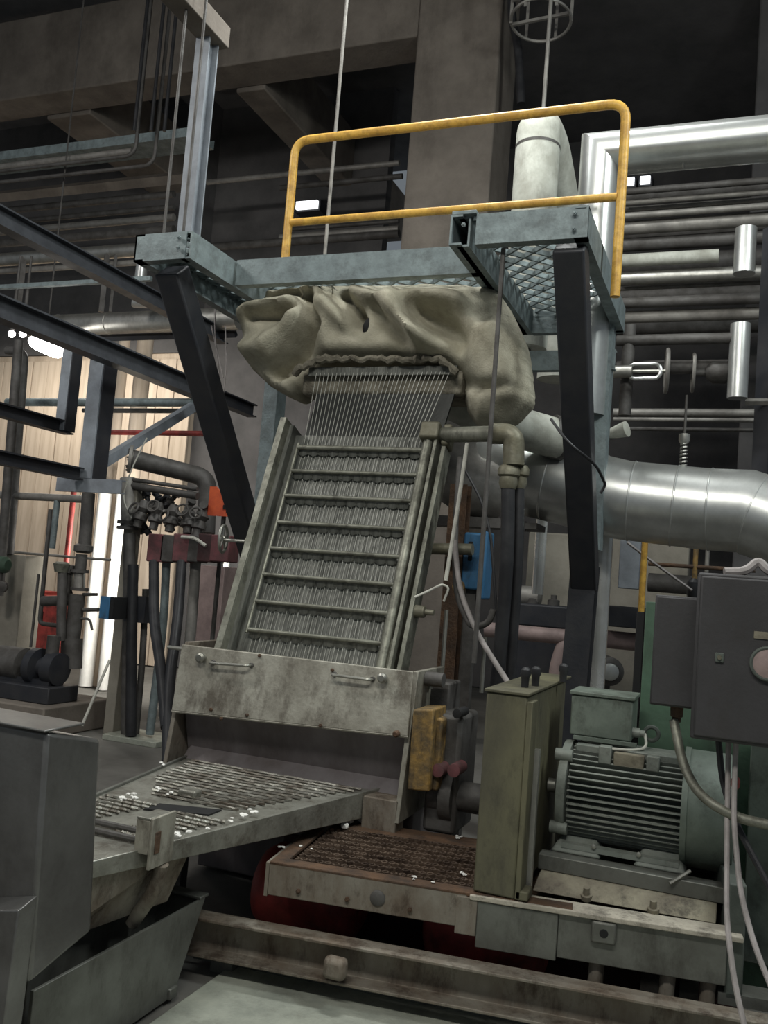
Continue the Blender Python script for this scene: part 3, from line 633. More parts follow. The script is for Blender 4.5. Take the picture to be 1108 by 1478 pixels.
part('joint_plate', 'rust_plate', bf, lambda b: fbox(b, LM-.03, LM+.05, -.004, .02, .30, .44), bevel=.004)
part('front_plate', 'trough_steel', bf, lambda b: fbox(b, LM+.05, LM+.35, .0, .02, .26, .43), bevel=.004)
part('front_plate', 'trough_steel', bf, lambda b: fbox(b, LM+.35, LT-.03, .01, .03, .27, .43), bevel=.004)
part('eye_plate', 'trough_steel', bf, lambda b: fbox(b, LM+.47, LM+.56, -.012, .01, .35, .43), bevel=.01)
q = fr(LM+.515, -.012, .39); part('eye_hole', 'black', bf, lambda b: lathe(b, q, -dn, [(0, .016), (.003, .014)], 12))
part('top_flange', 'flange_dusty', bf, lambda b: fbox(b, LM+.02, LT+.02, -.01, .10, .432, .452), bevel=.004)
part('deck_rim', 'rust', bf, lambda b: fbox(b, 0, LM+.4, 0, .07, .44, .455), bevel=.004)
part('deck_rim', 'rust', bf, lambda b: fbox(b, 0, .06, 0, .72, .44, .456), bevel=.004)
part('deck_rim', 'rust', bf, lambda b: fbox(b, 0, .9, .60, .75, .44, .457), bevel=.004)
part('deck_underplate', 'rust', bf, lambda b: fbox(b, .01, LM+.3, .02, .74, .385, .40))
bm = NB(); o = fr(.08, .06, .448); diamond(bm, o, dd*(LM+.1), dn*.56, 26, 9, .007, .016); obj('expanded_metal', bm, 'mesh_rust', bf, smooth=False, kind='stuff')
part('round_plug', 'dark_pipe', bf, lambda b: lathe(b, at(545, 1296, Y=fr(.46, 0, 0).y), -dn, [(-.02, .03), (.006, .03), (.012, .022)], 20))
for s in (.13, .33, .58): part('bolt', 'rust', bf, lambda b: bolt(b, fr(s, -.002, .36), -dn, .01, .008))
part('side_plate', 'rust_plate', bf, lambda b: fbox(b, -.014, 0, 0, .75, .32, .45))
for s in (.12, .75, LT-.25, LT-.10): part('leg', 'dark_pipe', bf, lambda b: bar(b, fr(s, .45, 0), fr(s, .45, .40), .07, .07, (0, 1, 0)))
for s in (LM+.50, LT-.22, LT-.08): part('front_leg', 'rust_plate', bf, lambda b: tube(b, [fr(s, .06, .28), fr(s-.01, .07, .0)], .028, 10))
part('end_post', 'motor_dark', bf, lambda b: fbox(b, LT-.03, LT+.03, .03, .6, .22, .62), bevel=.006)
part('side_sill', 'trough_steel', bf, lambda b: fbox(b, LT-.05, LT+.6, .03, .14, .20, .24))
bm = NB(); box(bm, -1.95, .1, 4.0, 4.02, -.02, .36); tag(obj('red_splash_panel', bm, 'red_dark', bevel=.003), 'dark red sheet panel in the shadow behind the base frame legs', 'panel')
# red drums seen below the frame
for px, py, n in ((430, 1320, 'left'), (690, 1360, 'right')):
    c = at(px, py, Y=3.7)
    rd = thing('red_drum', 'dark red rounded tank end below the %s part of the base frame' % ('left' if n == 'left' else 'middle'), 'tank', (c.x, 3.8, 0), 'red tanks under the base frame')
    part('shell', 'red_paint', rd, lambda b: lathe(b, (c.x-.24, 3.80, .19), (1, 0, 0), [(0, .1), (.03, .16), (.08, .19), (.42, .19), (.47, .16), (.50, .1)], 24))
    part('saddle', 'red_dark', rd, lambda b: box(b, c.x-.15, c.x+.15, 3.71, 3.89, -.02, .08))
# ------------------------------------------------------------------ belt guard
bg = thing('belt_guard', 'tall grubby yellow-green sheet metal belt guard between cutter and motor', 'guard', (-.78, 3.9, .45))
gx0, gx1, gy0, gy1 = -.865, -.705, 3.44, 4.30; gz0, gz1 = .458, 1.21
part('sheet_box', 'guard', bg, lambda b: box(b, gx0, gx1, gy0, gy1, gz0, gz1), bevel=.008)
part('lid', 'guard', bg, lambda b: box(b, gx0-.008, gx1+.008, gy0-.008, gy1+.10, gz1, gz1+.012), bevel=.003)
part('edge_flange', 'guard', bg, lambda b: box(b, gx1, gx1+.022, gy0+.0, gy0+.10, gz0, gz1-.02), bevel=.004)
part('foot_tab', 'guard', bg, lambda b: box(b, gx1, gx1+.05, gy0, gy0+.09, gz0, gz0+.035), bevel=.006)
part('side_flange', 'cladding_dull', bg, lambda b: box(b, gx1+.02, gx1+.04, gy0+.10, gy0+.13, gz0+.02, 1.0))
for px, py in ((757, 980), (772, 978), (812, 972)):
    c = at(px, py+12, Z=gz1+.012)
    part('lid_stop', 'rubber', bg, lambda b: lathe(b, (c.x, c.y, gz1+.012), (0, 0, 1), [(0, .015), (.04, .017), (.05, .022), (.07, .020), (.08, .01)], 12))
# ------------------------------------------------------------------ electric motor
my, mz, mr = 3.98, .785, .185; mx0, mx1 = -.60, -.135
mo = thing('electric_motor', 'large grey-green finned electric motor on the base frame', 'motor', (-.35, my, .5))
part('frame_core', 'motor_dark', mo, lambda b: lathe(b, (mx0, my, mz), (1, 0, 0), [(0, mr-.035), (mx1-mx0, mr-.035)], 40))
bm = NB(); box(bm, mx0+.01, mx1-.005, -.0032, .0032, mr-.045, mr+.014); fin0 = obj('cooling_fin', bm, 'motor', mo)
fin0.location = V((0, my, mz)) - wt(mo)
K = 46; first = True
for k in range(K):
    a = -math.radians(-42) + k*2*math.pi/K
    f = fin0 if first else fin0.copy()
    if not first: COL.objects.link(f); f.parent = mo; f.location = fin0.location
    first = False; f.rotation_euler = (a, 0, 0)
part('end_shield', 'motor', mo, lambda b: lathe(b, (mx0-.055, my, mz), (1, 0, 0), [(0, .10), (.012, .15), (.02, mr+.015), (.055, mr+.02), (.06, mr-.03)], 40))
for a in (40, 130, 220, 310):
    q = V((mx0-.055, my+math.cos(math.radians(a))*(mr+.02), mz+math.sin(math.radians(a))*(mr+.02)))
    part('shield_lug', 'motor', mo, lambda b: lathe(b, q, (1, 0, 0), [(0, .026), (.07, .026)], 12))
part('shaft', 'stainless', mo, lambda b: lathe(b, (gx1+.005, my, mz), (1, 0, 0), [(0, .03), (.06, .03)], 16))
part('fan_cowl', 'motor_green', mo, lambda b: lathe(b, (mx1-.01, my, mz), (1, 0, 0), [(0, mr+.045), (.17, mr+.045), (.19, mr+.03), (.195, mr-.02)], 44))
part('cowl_rim', 'motor_green', mo, lambda b: lathe(b, (mx1-.012, my, mz), (1, 0, 0), [(0, mr+.052), (.022, mr+.052)], 44))
part('foot_rail', 'motor', mo, lambda b: bar(b, (mx0+.0, my-.17, .595), (mx1-.01, my-.17, .595), .05, .02))
for x in (mx0+.06, mx1-.08):
    part('foot', 'motor', mo, lambda b: hexa(b, [(x-.10, my-.20, .565), (x+.10, my-.20, .565), (x+.10, my-.06, .565), (x-.10, my-.06, .565), (x-.085, my-.19, .592), (x+.085, my-.19, .592), (x+.06, my-.06, .64), (x-.06, my-.06, .64)]), bevel=.008)
for x in (mx0+.13, mx1-.16): part('foot_bolt', 'stainless', mo, lambda b: lathe(b, (x, my-.195, .612), (0, -1, 0), [(0, .010), (.008, .010), (.010, .005)], 8))
part('foot_back', 'motor', mo, lambda b: box(b, mx0+.02, mx1-.02, my+.1, my+.2, .565, .66))
part('top_pad', 'motor', mo, lambda b: box(b, mx0+.02, mx1-.02, my-.09, my+.09, mz+mr-.01, mz+mr+.018), bevel=.004)
part('name_pad', 'base_yellow', mo, lambda b: box(b, mx0+.18, mx0+.30, my-.135, my-.10, mz+.142, mz+mr+.012), bevel=.004)
part('pad_plate', 'motor', mo, lambda b: box(b, mx0+.31, mx0+.36, my-.14, my-.10, mz+.142, mz+mr+.016), bevel=.004)
part('pad_plate', 'motor', mo, lambda b: box(b, mx0+.12, mx0+.17, my-.14, my-.09, mz+.145, mz+mr+.03), bevel=.004)
part('box_neck', 'motor_green', mo, lambda b: box(b, mx0+.03, mx0+.22, my+.0, my+.16, mz+mr-.02, 1.03), bevel=.006)
tb = part('terminal_box', 'motor_green', mo, lambda b: box(b, mx0-.02, mx0+.235, my-.03, my+.20, 1.015, 1.185), bevel=.006)
part('terminal_lid', 'motor_green', tb, lambda b: box(b, mx0-.028, mx0+.243, my-.038, my+.208, 1.185, 1.20), bevel=.003)
part('terminal_rib', 'motor_green', mo, lambda b: box(b, mx0+.0, mx0+.26, my-.05, my-.03, 1.0, 1.015))
part('gland', 'motor', mo, lambda b: lathe(b, (mx0+.235, my+.02, 1.05), (1, 0, 0), [(0, .02), (.03, .02), (.03, .014), (.05, .014)], 10))
part('supply_wire', 'wire_light', mo, lambda b: tube(b, [(mx0+.285, my+.02, 1.05), (mx0+.30, my-.02, 1.0), (mx0+.25, my-.08, .99), (mx0+.16, my-.11, mz+mr+.02)], .006, 7, bend=.04))
part('lifting_eye', 'motor_dark', mo, lambda b: ring(b, (mx0+.31, my+.05, 1.05), (0, 1, 0), .028, .009, 20, 7))
part('slide_rail', 'trough_steel', mo, lambda b: box(b, gx1+.03, .06, my-.27, my-.19, .505, .565), bevel=.004)
part('slide_rail', 'trough_steel', mo, lambda b: box(b, gx1+.03, .06, my+.1, my+.2, .505, .565), bevel=.004)
part('tension_pin', 'stainless', mo, lambda b: tube(b, [(-.17, my-.29, .55), (-.10, my-.25, .60)], .007, 6))
sb = thing('motor_plinth', 'dusty beige steel plinth with bolts under the motor rails', 'plinth', (-.3, 3.9, .45))
part('plinth_plate', 'base_yellow', sb, lambda b: hexa(b, [(-.67, 3.60, .452), (.0, 3.64, .452), (.0, 4.25, .452), (-.67, 4.25, .452), (-.66, 3.69, .505), (.0, 3.70, .505), (.0, 4.25, .505), (-.66, 4.25, .505)]), bevel=.004)
for px, py in ((845, 1297), (942, 1312)):
    c = at(px, py, Y=3.61); part('anchor_bolt', 'base_yellow', sb, lambda b: lathe(b, (c.x, 3.63, .452), (0, -.3, 1), [(0, .022), (.02, .022), (.021, .013), (.05, .012)], 10))
# ------------------------------------------------------------------ control cabinets on a green post
cs = thing('control_cabinet', 'large dark control cabinet with round dial at the right edge', 'cabinet', (.05, 3.5, .9))
cY = 3.30; a = at(1011, 826, Y=cY); b2 = at(1000, 1066, Y=cY)
part('cabinet_body', 'cabinet', cs, lambda b: box(b, a.x-.008, .42, cY, cY+.25, b2.z, a.z), bevel=.008)
part('door', 'cabinet', cs, lambda b: box(b, a.x+.004, .41, cY-.02, cY, b2.z+.012, a.z-.012), bevel=.006)
c = at(1038, 949, Y=cY-.02); part('door_lock', 'motor_dark', cs, lambda b: box(b, c.x-.014, c.x+.014, cY-.028, cY-.02, c.z-.016, c.z+.016), bevel=.003)
part('lock_barrel', 'brass_dull', cs, lambda b: lathe(b, (c.x, cY-.028, c.z), (0, -1, 0), [(0, .008), (.006, .007)], 10))
c = at(1098, 917, Y=cY-.02); part('name_plate', 'base_yellow', cs, lambda b: box(b, c.x-.022, c.x+.03, cY-.024, cY-.02, c.z-.012, c.z+.012))
c = at(1108, 958, Y=cY-.02); part('dial', 'pink_pipe', cs, lambda b: lathe(b, (c.x, cY-.02, c.z), (0, -1, 0), [(0, .05), (.012, .05), (.014, .04), (.02, .02)], 24))
part('dial_bezel', 'motor_dark', cs, lambda b: ring(b, (c.x, cY-.03, c.z), (0, 1, 0), .052, .006))
c = at(1085, 822, Y=cY+.1); part('rag', 'cable_grey', cs, lambda b: tube(b, [(c.x-.09, cY+.06, a.z+.008), (c.x-.02, cY+.08, a.z+.015), (c.x+.02, cY+.1, a.z+.06), (c.x+.05, cY+.08, a.z+.02), (c.x+.15, cY+.1, a.z+.01)], .016, 8, bend=.05))
c2 = thing('junction_cabinet', 'smaller dark metal box mounted left of the control cabinet', 'cabinet', (-.17, 3.55, 1.2))
a_, b_ = at(946, 858, Y=3.52), at(1000, 1024, Y=3.52)
part('box_body', 'cabinet', c2, lambda b: box(b, a_.x, b_.x+.02, 3.52, 3.66, b_.z, a_.z), bevel=.005)
part('box_lid', 'cabinet', c2, lambda b: box(b, a_.x+.004, b_.x+.016, 3.508, 3.52, b_.z+.006, a_.z-.006), bevel=.004)
c = at(980, 1040, Y=3.6); part('cable_gland', 'rust', c2, lambda b: lathe(b, (c.x-.01, 3.59, b_.z), (0, 0, -1), [(0, .024), (.04, .022), (.045, .016), (.06, .016)], 12))
gp = thing('green_panel_stand', 'green painted panel stand carrying the dark cabinets behind the motor', 'stand', (-.1, 4.25, 0))
gA, gB = at(932, 868, Y=4.28), at(960, 868, Y=4.28)
part('stand_plate', 'green_paint', gp, lambda b: box(b, gA.x, .55, 4.28, 4.32, .2, gA.z), bevel=.004)
part('stand_post', 'black', gp, lambda b: box(b, gA.x-.04, gA.x-.005, 4.3, 4.34, .2, gA.z-.05), bevel=.003)
part('stand_arm', 'green_paint', gp, lambda b: box(b, -.03, .03, 3.66, 4.28, 1.4, 1.45))
part('lower_panel', 'motor_green', gp, lambda b: box(b, .10, .55, 4.05, 4.10, .2, 1.2), bevel=.004)
part('foot', 'green_paint', gp, lambda b: box(b, gA.x, .55, 4.2, 4.4, -.02, .2))
# conduits hanging from the cabinets
def cable(name, label, pts, r, mt='cable_grey', cat='cable', bend=.08, n=8):
    bm = NB(); tube(bm, pts, r, n, bend=bend); return tag(obj(name, bm, mt), label, cat)
cable('armoured_conduit', 'thick ribbed conduit sweeping from the junction box down past the motor', [at(972, 1040, Y=3.58), at(985, 1105, Y=3.5), at(1010, 1150, Y=3.4), at(1060, 1180, Y=3.35), at(1115, 1192, Y=3.3)], .017, 'rail_steel', 'conduit', .12, 12)
cable('power_cable', 'black cable dropping from the control cabinet behind the pale conduits', [at(1036, 1062, Y=3.45), at(1042, 1130, Y=3.45), at(1062, 1190, Y=3.4), at(1115, 1290, Y=3.3)], .011, 'rubber')
cable('pale_conduit', 'pale grey cable hanging straight down beside the motor base', [at(1051, 1060, Y=3.42), at(1049, 1200, Y=3.35), at(1048, 1330, Y=3.15), at(1060, 1420, Y=3.05), at(1075, 1485, Y=3.0)], .009)
cable('pale_conduit', 'pale grey cable bending right over the floor beam corner', [at(1062, 1062, Y=3.40), at(1058, 1180, Y=3.33), at(1068, 1290, Y=3.2), at(1090, 1370, Y=3.1), at(1115, 1430, Y=3.0)], .009)
c = at(1061, 1130, Y=3.39)
tag(part('cable_coupler', 'red_paint', None, lambda b: lathe(b, (c.x, c.y, c.z-.02), (0, 0, 1), [(0, .010), (.01, .015), (.03, .015), (.04, .010)], 12)), 'small red coupler on the pale cable under the control cabinet', 'coupler')

# ================================================================== ducts behind the platform
def tubething(name, label, cat, pts, r, mt, bend=0, n=16, group=None):
    bm = NB(); tube(bm, pts, r, n, bend=bend); return tag(obj(name, bm, mt), label, cat, group)
def seams(parent, pts, r, mt, w=.02):
    for a, d in pts: part('seam_band', mt, parent, lambda b: lathe(b, V(a)-V(d).normalized()*w/2, d, [(0, r), (w*.3, r+.003), (w*.7, r+.003), (w, r)], 36))
big = thing('large_clad_duct', 'large shiny aluminium-clad duct running right behind the dark leg', 'duct', (-.5, 6.0, 1.9))
dp = [at(700, 655, Y=6.15), at(760, 688, Y=6.0), at(900, 722, Y=6.0), at(1020, 735, Y=6.0), at(1075, 738, Y=5.98), at(1180, 775, Y=5.9), at(1500, 860, Y=5.9)]
bm = NB(); tube(bm, dp, .258, 40); obj('cladding', bm, 'cladding', big)
for a, b_, t in ((1, 2, .25), (1, 2, .75), (2, 3, .1), (2, 3, .62), (3, 4, .1), (4, 5, .15)):
    c = dp[a].lerp(dp[b_], t); seams(big, [(c, dp[b_]-dp[a])], .2605, 'cladding', .012)
part('end_collar', 'cladding_dull', big, lambda b: lathe(b, dp[0]+V((-.22, .1, .05)), dp[1]-dp[0], [(0, .20), (.16, .24), (.25, .262)], 32))
part('hanger_strap', 'dark_pipe', big, lambda b: box(b, dp[1].x-.02, dp[1].x+.12, 5.85, 6.15, 2.02, 2.06))
Ld = thing('clad_elbow_duct', 'bright aluminium-clad pipe turning a square corner behind the yellow rail', 'duct', (-.9, 5.72, 2.6))
ly = 5.72; lvx = at(862, 300, Y=ly).x; lhz = at(1000, 211, Y=ly).z; lr = .128
bm = NB(); tube(bm, [(lvx, ly, 2.75), (lvx, ly, lhz), (5.0, ly, lhz)], lr, 36); obj('cladding', bm, 'cladding', Ld)
seams(Ld, [((lvx, ly, lhz-.5), (0, 0, 1)), ((lvx+.52, ly, lhz), (1, 0, 0)), ((lvx+1.2, ly, lhz), (1, 0, 0))], lr+.002, 'cladding', .012)
wp = thing('white_vent_pipe', 'off-white pipe with rounded mitred top standing on the platform', 'pipe', (-1.45, 6.12, 3.3))
WY = 6.12; wx_ = at(772, 270, Y=WY).x; wz = at(775, 205, Y=WY).z
part('riser', 'white_insulation', wp, lambda b: tube(b, [(wx_, WY, 3.3), (wx_, WY, wz-.06)], .158, 28))
part('mitre', 'white_insulation', wp, lambda b: tube(b, [(wx_, WY, wz-.04), (wx_, WY, wz+.10), (wx_+.02, WY+.24, wz+.07), (wx_+.07, WY+.9, wz-.38)], .158, 28, bend=.12))
part('joint_band', 'dark_pipe', wp, lambda b: lathe(b, (wx_, WY, wz-.06), (0, 0, 1), [(0, .160), (.02, .160)], 28))
part('return_leg', 'white_insulation', wp, lambda b: tube(b, [(wx_+.07, WY+.9, wz-.38), (wx_+.07, WY+.9, 3.3)], .158, 24))
part('drain_stub', 'dark_pipe', wp, lambda b: tube(b, [(wx_, WY, 3.3), (wx_, WY, 2.5)], .05, 12))
for nm, px, y0, y1, Y, rp, lab in (('clad_downpipe', 871, 765, 992, 6.35, 13, 'shiny clad pipe dropping from the large duct just right of the dark leg'), ('clad_downpipe', 782, 752, 858, 6.6, 8, 'slim shiny pipe dropping from the large duct left of the dark leg')):
    a = at(px, y0, Y=Y); b_ = at(px-8, y1, Y=Y); tubething(nm, lab, 'pipe', [(a.x, Y, a.z+.1), (a.x, Y, b_.z if px < 800 else 0)], rp*.0053, 'bright_pipe', n=20)
# ================================================================== left pipe rack and ceiling services
def dep(p): return (V(p)-CAM).dot(_f)
def xp(name, label, x0, x1, pc, Y, rp, mt, cat='pipe', n=14, extra=()):
    c = at(pc[0], pc[1], Y=Y); r = rp*dep(c)/FPX
    X0 = at(x0, pc[1], Y=Y).x; X1 = at(x1, pc[1], Y=Y).x
    return tubething(name, label, cat, [(X0, Y, c.z), (X1, Y, c.z)], r, mt, n=n)
def zp(name, label, px, y0, y1, Y, rp, mt, cat='pipe', n=14, floor=False):
    a = at(px, (y0+y1)/2, Y=Y); r = rp*dep(a)/FPX
    zl = at(px, y1, Y=Y).z if not floor else 0
    return tubething(name, label, cat, [(a.x, Y, at(px, y0, Y=Y).z), (a.x, Y, zl)], r, mt, n=n)
c = at(140, 207, Y=8.4); ctray = thing('cable_tray', 'galvanised cable tray crossing behind the hanger post upper left', 'cable tray', (c.x, 8.4, c.z))
X0, X1 = -12, at(284, 195, Y=8.4).x
part('near_side', 'galv', ctray, lambda b: box(b, X0, X1, 8.40, 8.412, c.z-.055, c.z+.055)); part('far_side', 'galv', ctray, lambda b: box(b, X0, X1, 8.75, 8.762, c.z-.055, c.z+.055))
part('tray_base', 'galv', ctray, lambda b: box(b, X0, X1, 8.412, 8.75, c.z-.055, c.z-.045))
xp('service_pipe', 'pale pipe just under the cable tray upper left', -260, 190, (100, 229), 8.3, 4.5, 'old_pipe')
for i, (px, py, tx, lab) in enumerate(((195, 224, 216, 'thin conduit that bends up beside the hanger post, left one'), (222, 238, 241, 'thin conduit that bends up beside the hanger post, right one'))):
    a = at(px, py, Y=8.1); tubething('bent_conduit', lab, 'conduit', [(-11, 8.1, a.z), (a.x, 8.1, a.z), (a.x, 8.1, 8.5)], .022, 'dark_pipe', bend=.15, n=10)
for px, lab in ((204, 'leftmost thin dark cable hanging from the ceiling beam'), (228, 'middle thin dark cable hanging from the ceiling beam'), (247, 'rightmost thin dark cable hanging from the ceiling beam')):
    a = at(px, 90, Y=8.0); tubething('hanging_cable', lab, 'cable', [(a.x, 8.0, 8.9), (a.x, 8.0, at(px, 188, Y=8).z)], .02, 'rubber', n=8)
for px, y1, lab in ((240, 333, 'thin rod dropping to the platform left corner, outer one'), (268, 333, 'thin rod dropping to the platform left corner, next to the post')):
    a = at(px, 300, Y=4.3); tubething('hanger_rod', lab, 'rod', [(a.x, 4.3, 5.6), (a.x, 4.3, 3.5)], .009, 'dark_pipe', n=8)
xp('steel_purlin', 'dark purlin with pale face behind the bent conduits', -260, 285, (150, 268), 10.5, 9, 'concrete', 'beam', 4)
for py, rp, mt, lab in ((292, 5, 'dark_pipe', 'dark pipe high in the left rack, first below the purlin'), (310, 4, 'dark_pipe', 'dark pipe high in the left rack, second below the purlin'), (324, 5, 'old_pipe', 'dull grey pipe of the left rack behind the hanger post foot'), (341, 6, 'dark_pipe', 'thick dark pipe of the left rack above the shiny one')):
    xp('rack_pipe', lab, -260, 250, (130, py), 9.4, rp, mt)
xp('shiny_pipe', 'shiny pipe of the left rack level with the platform arm', -260, 205, (60, 371), 9.2, 9.5, 'cladding_dull')
xp('rack_pipe', 'thin pale pipe just above the blue-grey angle on the left', -260, 205, (60, 388), 9.2, 4, 'old_pipe')
c = at(100, 409, Y=7.6); bm = NB(); bar(bm, (-9.5, 7.6, c.z), (at(218, 402, Y=7.6).x, 7.6, c.z), .05, .045); tag(obj('steel_angle', bm, 'galv'), 'thin blue-grey steel angle below the shiny left pipe', 'angle bar')
zp('rack_hanger', 'short dark hanger post in the left rack, left one', 28, 372, 470, 9.15, 7, 'dark_pipe', 'post', 4); zp('rack_hanger', 'short dark hanger post in the left rack, right one', 150, 368, 450, 9.15, 5, 'dark_pipe', 'post', 4)
zp('rack_hanger', 'thin hanger strip beside the short left rack post', 163, 368, 450, 9.15, 3, 'dark_pipe', 'post', 4)
lp = thing('left_clad_pipe', 'large dull aluminium-clad pipe with a branch under the platform left arm', 'pipe', (-6, 9, 3))
a = at(180, 466, Y=8.6); X0, X1 = at(45, 460, Y=8.6).x, at(345, 466, Y=8.6).x
part('pipe_run', 'cladding_dull', lp, lambda b: tube(b, [(X0, 8.6, a.z), (X1, 8.6, a.z)], .128, 28)); seams(lp, [((X0+.45, 8.6, a.z), (1, 0, 0)), ((X0+1.2, 8.6, a.z), (1, 0, 0))], .131, 'cladding_dull')
bxp = at(203, 400, Y=8.2); part('branch', 'cladding', lp, lambda b: tube(b, [(bxp.x, 8.2, at(203, 372, Y=8.2).z), (bxp.x, 8.2, at(203, 436, Y=8.2).z), (bxp.x+.22, 8.2, at(203, 438, Y=8.2).z)], .062, 20))
xp('dark_duct_edge', 'dark steel ledge directly below the large left pipe', 105, 340, (180, 487), 8.7, 5, 'dark_paint', 'ledge', 4)
xp('rack_pipe', 'grey-green pipe crossing behind the hanging steel post', 10, 300, (200, 581), 8.0, 6, 'galv'); xp('rack_pipe', 'thin pale pipe directly under the grey-green one', 120, 300, (220, 593), 8.1, 3.5, 'old_pipe')
xp('red_pipe', 'thin red pipe above the manifold bend', 150, 310, (230, 625), 8.6, 4, 'red_paint')
zp('beige_pipe', 'beige vertical pipe behind the hanging post, slim', 170, 490, 690, 9.6, 8, 'beige_wall', floor=True); zp('beige_pipe', 'beige vertical pipe behind the hanging post, thick', 200, 490, 690, 9.6, 12, 'beige_wall', floor=True)
# hanging steel posts and long beams along the depth
hb = thing('hanging_steel_frame', 'blue-grey hanging post with cross foot and diagonal brace left of the legs', 'steel frame', at(140, 690, Y=6.5))
P0, P1 = at(147, 515, Y=6.5), at(124, 692, Y=6.5)
part('post', 'grey_paint', hb, lambda b: box(b, P1.x-.03, P1.x+.115, 6.42, 6.62, P1.z, P0.z+.02), bevel=.006)
part('shaded_side', 'dark_paint', hb, lambda b: box(b, P1.x+.115, P1.x+.125, 6.44, 6.62, P1.z, P0.z+.01))  # dark sheet puts the shade on the post's right face into colour
f0, f1 = at(84, 702, Y=6.45), at(178, 702, Y=6.45); part('cross_foot', 'grey_paint', hb, lambda b: cbeam(b, (f0.x, 6.42, P1.z-.06), (f1.x, 6.42, P1.z-.06), .06, .12, .01, flip=-1))
bX = P1.x+.06; e = at(265, 572, X=bX); part('depth_beam', 'dark_paint', hb, lambda b: ibeam(b, (bX, 6.35, P0.z+.06), (bX, 9.2, P0.z+.06), .12, .15, .014))
part('brace', 'grey_paint', hb, lambda b: bar(b, (bX, 6.62, at(155, 668, Y=6.6).z), (bX, 8.2, P0.z-.01), .08, .09))
def ybeam(name, label, pa, X, Ya, Yb, w_, h_, mt):
    z = at(pa[0], pa[1], X=X).z; bm = NB(); ibeam(bm, (X, Ya, z), (X, Yb, z), w_, h_, .014); return tag(obj(name, bm, mt), label, 'beam')
y_ = at(140, 508, X=-5.0).y; ybeam('depth_beam', 'long dark steel beam above the bright lamp on the left', (60, 470), -5.0, 3.5, 7.6, .14, .17, 'beam_dark')
ybeam('depth_beam', 'dark steel beam with pale lower flange crossing the upper left rack', (80, 357), -5.6, 4.0, 8.8, .13, .16, 'beam_dark')
q = at(96, 560, Y=6.9); p2 = thing('hanging_post', 'short dark blue-grey hanging post beside the bright lamp', 'post', q)
part('post', 'grey_paint', p2, lambda b: box(b, q.x-.05, q.x+.06, 6.85, 7.0, at(90, 622, Y=6.9).z, at(98, 480, Y=6.9).z), bevel=.005)
part('shaded_side', 'dark_paint', p2, lambda b: box(b, q.x+.06, q.x+.07, 6.86, 7.0, at(90, 622, Y=6.9).z, at(98, 480, Y=6.9).z))  # shade of the right face painted as a dark sheet here too
bX2 = q.x; ybeam('depth_beam', 'dark beam running into the foot of the short hanging post', (45, 604), bX2, 5.0, 7.0, .12, .12, 'dark_paint')
ybeam('depth_beam', 'dark beam running into the foot of the cross-footed hanging post', (55, 672), P1.x+.0, 4.3, 6.4, .11, .11, 'dark_paint')
# lamps
lm = thing('strip_lamp', 'glowing strip lamp hanging under the long dark beam far left', 'lamp', at(65, 497, Y=8.2))
l0 = at(66, 498, Y=8.2)
part('housing', 'grey_paint', lm, lambda b: box(b, l0.x-.2, l0.x+.2, 7.95, 8.4, l0.z+.11, l0.z+.16), bevel=.01)
LA, LB = at(48, 492, Y=8.0), at(86, 509, Y=8.35)
ld_ = (LB-LA).length
part('diffuser', 'lamp_glow', lm, lambda b: lathe(b, LA, LB-LA, [(-.04, .04), (0, .07), (.06, .085), (ld_-.06, .085), (ld_, .07), (ld_+.04, .04)], 20))
part('hanger', 'dark_pipe', lm, lambda b: tube(b, [(l0.x, 8.2, l0.z+.1), (l0.x, 8.2, 9.2)], .01, 6))
for px, lab in ((17, 'small round glowing bulb, left of the pair beside the strip lamp'), (33, 'small round glowing bulb, right of the pair beside the strip lamp')):
    q = at(px, 482, Y=8.0); lb = thing('round_lamp', lab, 'lamp', q, 'round lamps')
    part('bulb', 'lamp_glow', lb, lambda b: ball(b, q, .042)); part('socket', 'dark_pipe', lb, lambda b: lathe(b, q+V((0, 0, .03)), (0, 0, 1), [(0, .03), (.05, .028), (.9, .012)], 10))
for px, py, w_, lab in ((444, 297, 34, 'far ribbed lamp glimpsed left of the concrete column'), (908, 263, 14, 'far lamp glimpsed right of the yellow post, dimmer'), (931, 261, 14, 'far lamp glimpsed right of the yellow post, brighter')):
    yl = 14.3 if px > 600 else 12.0
    q = at(px, py, Y=yl); r = w_/2*dep(q)/FPX; fl = thing('far_lamp', lab, 'lamp', q)
    part('glow_panel', 'lamp_far', fl, lambda b: box(b, q.x-r, q.x+r, yl-.05, yl, q.z-.06, q.z+.06)); part('case', 'dark_paint', fl, lambda b: box(b, q.x-r-.03, q.x+r+.03, yl, yl+.3, q.z-.09, q.z+.09))
# rope, ladder cage, ceiling rod
tubething('steel_rope', 'thin steel rope hanging through the platform beside the yellow rail', 'rope', [at(490, 120, Y=5.2)*1 + V((0, 0, 5)), V((at(490, 120, Y=5.2).x, 5.2, 3.52))], .012, 'old_pipe', n=8)
lc = thing('ladder_cage', 'round safety cage of a ladder high at the top edge right of the column', 'ladder cage', at(780, 20, Y=8.5))
q = at(782, 5, Y=8.5)
for dz in (-.18, .35, .9): part('hoop', 'old_pipe', lc, lambda b: ring(b, (q.x, 8.5, q.z+dz), (0, .12, 1), .30, .016, 30, 6))
for k in range(6):
    a_ = k*math.pi/3+.2; part('cage_bar', 'old_pipe', lc, lambda b: bar(b, (q.x+.30*math.cos(a_), 8.5+.30*math.sin(a_), q.z-.2), (q.x+.30*math.cos(a_), 8.5+.30*math.sin(a_), q.z+1.2), .03, .008, (0, 1, 0)))
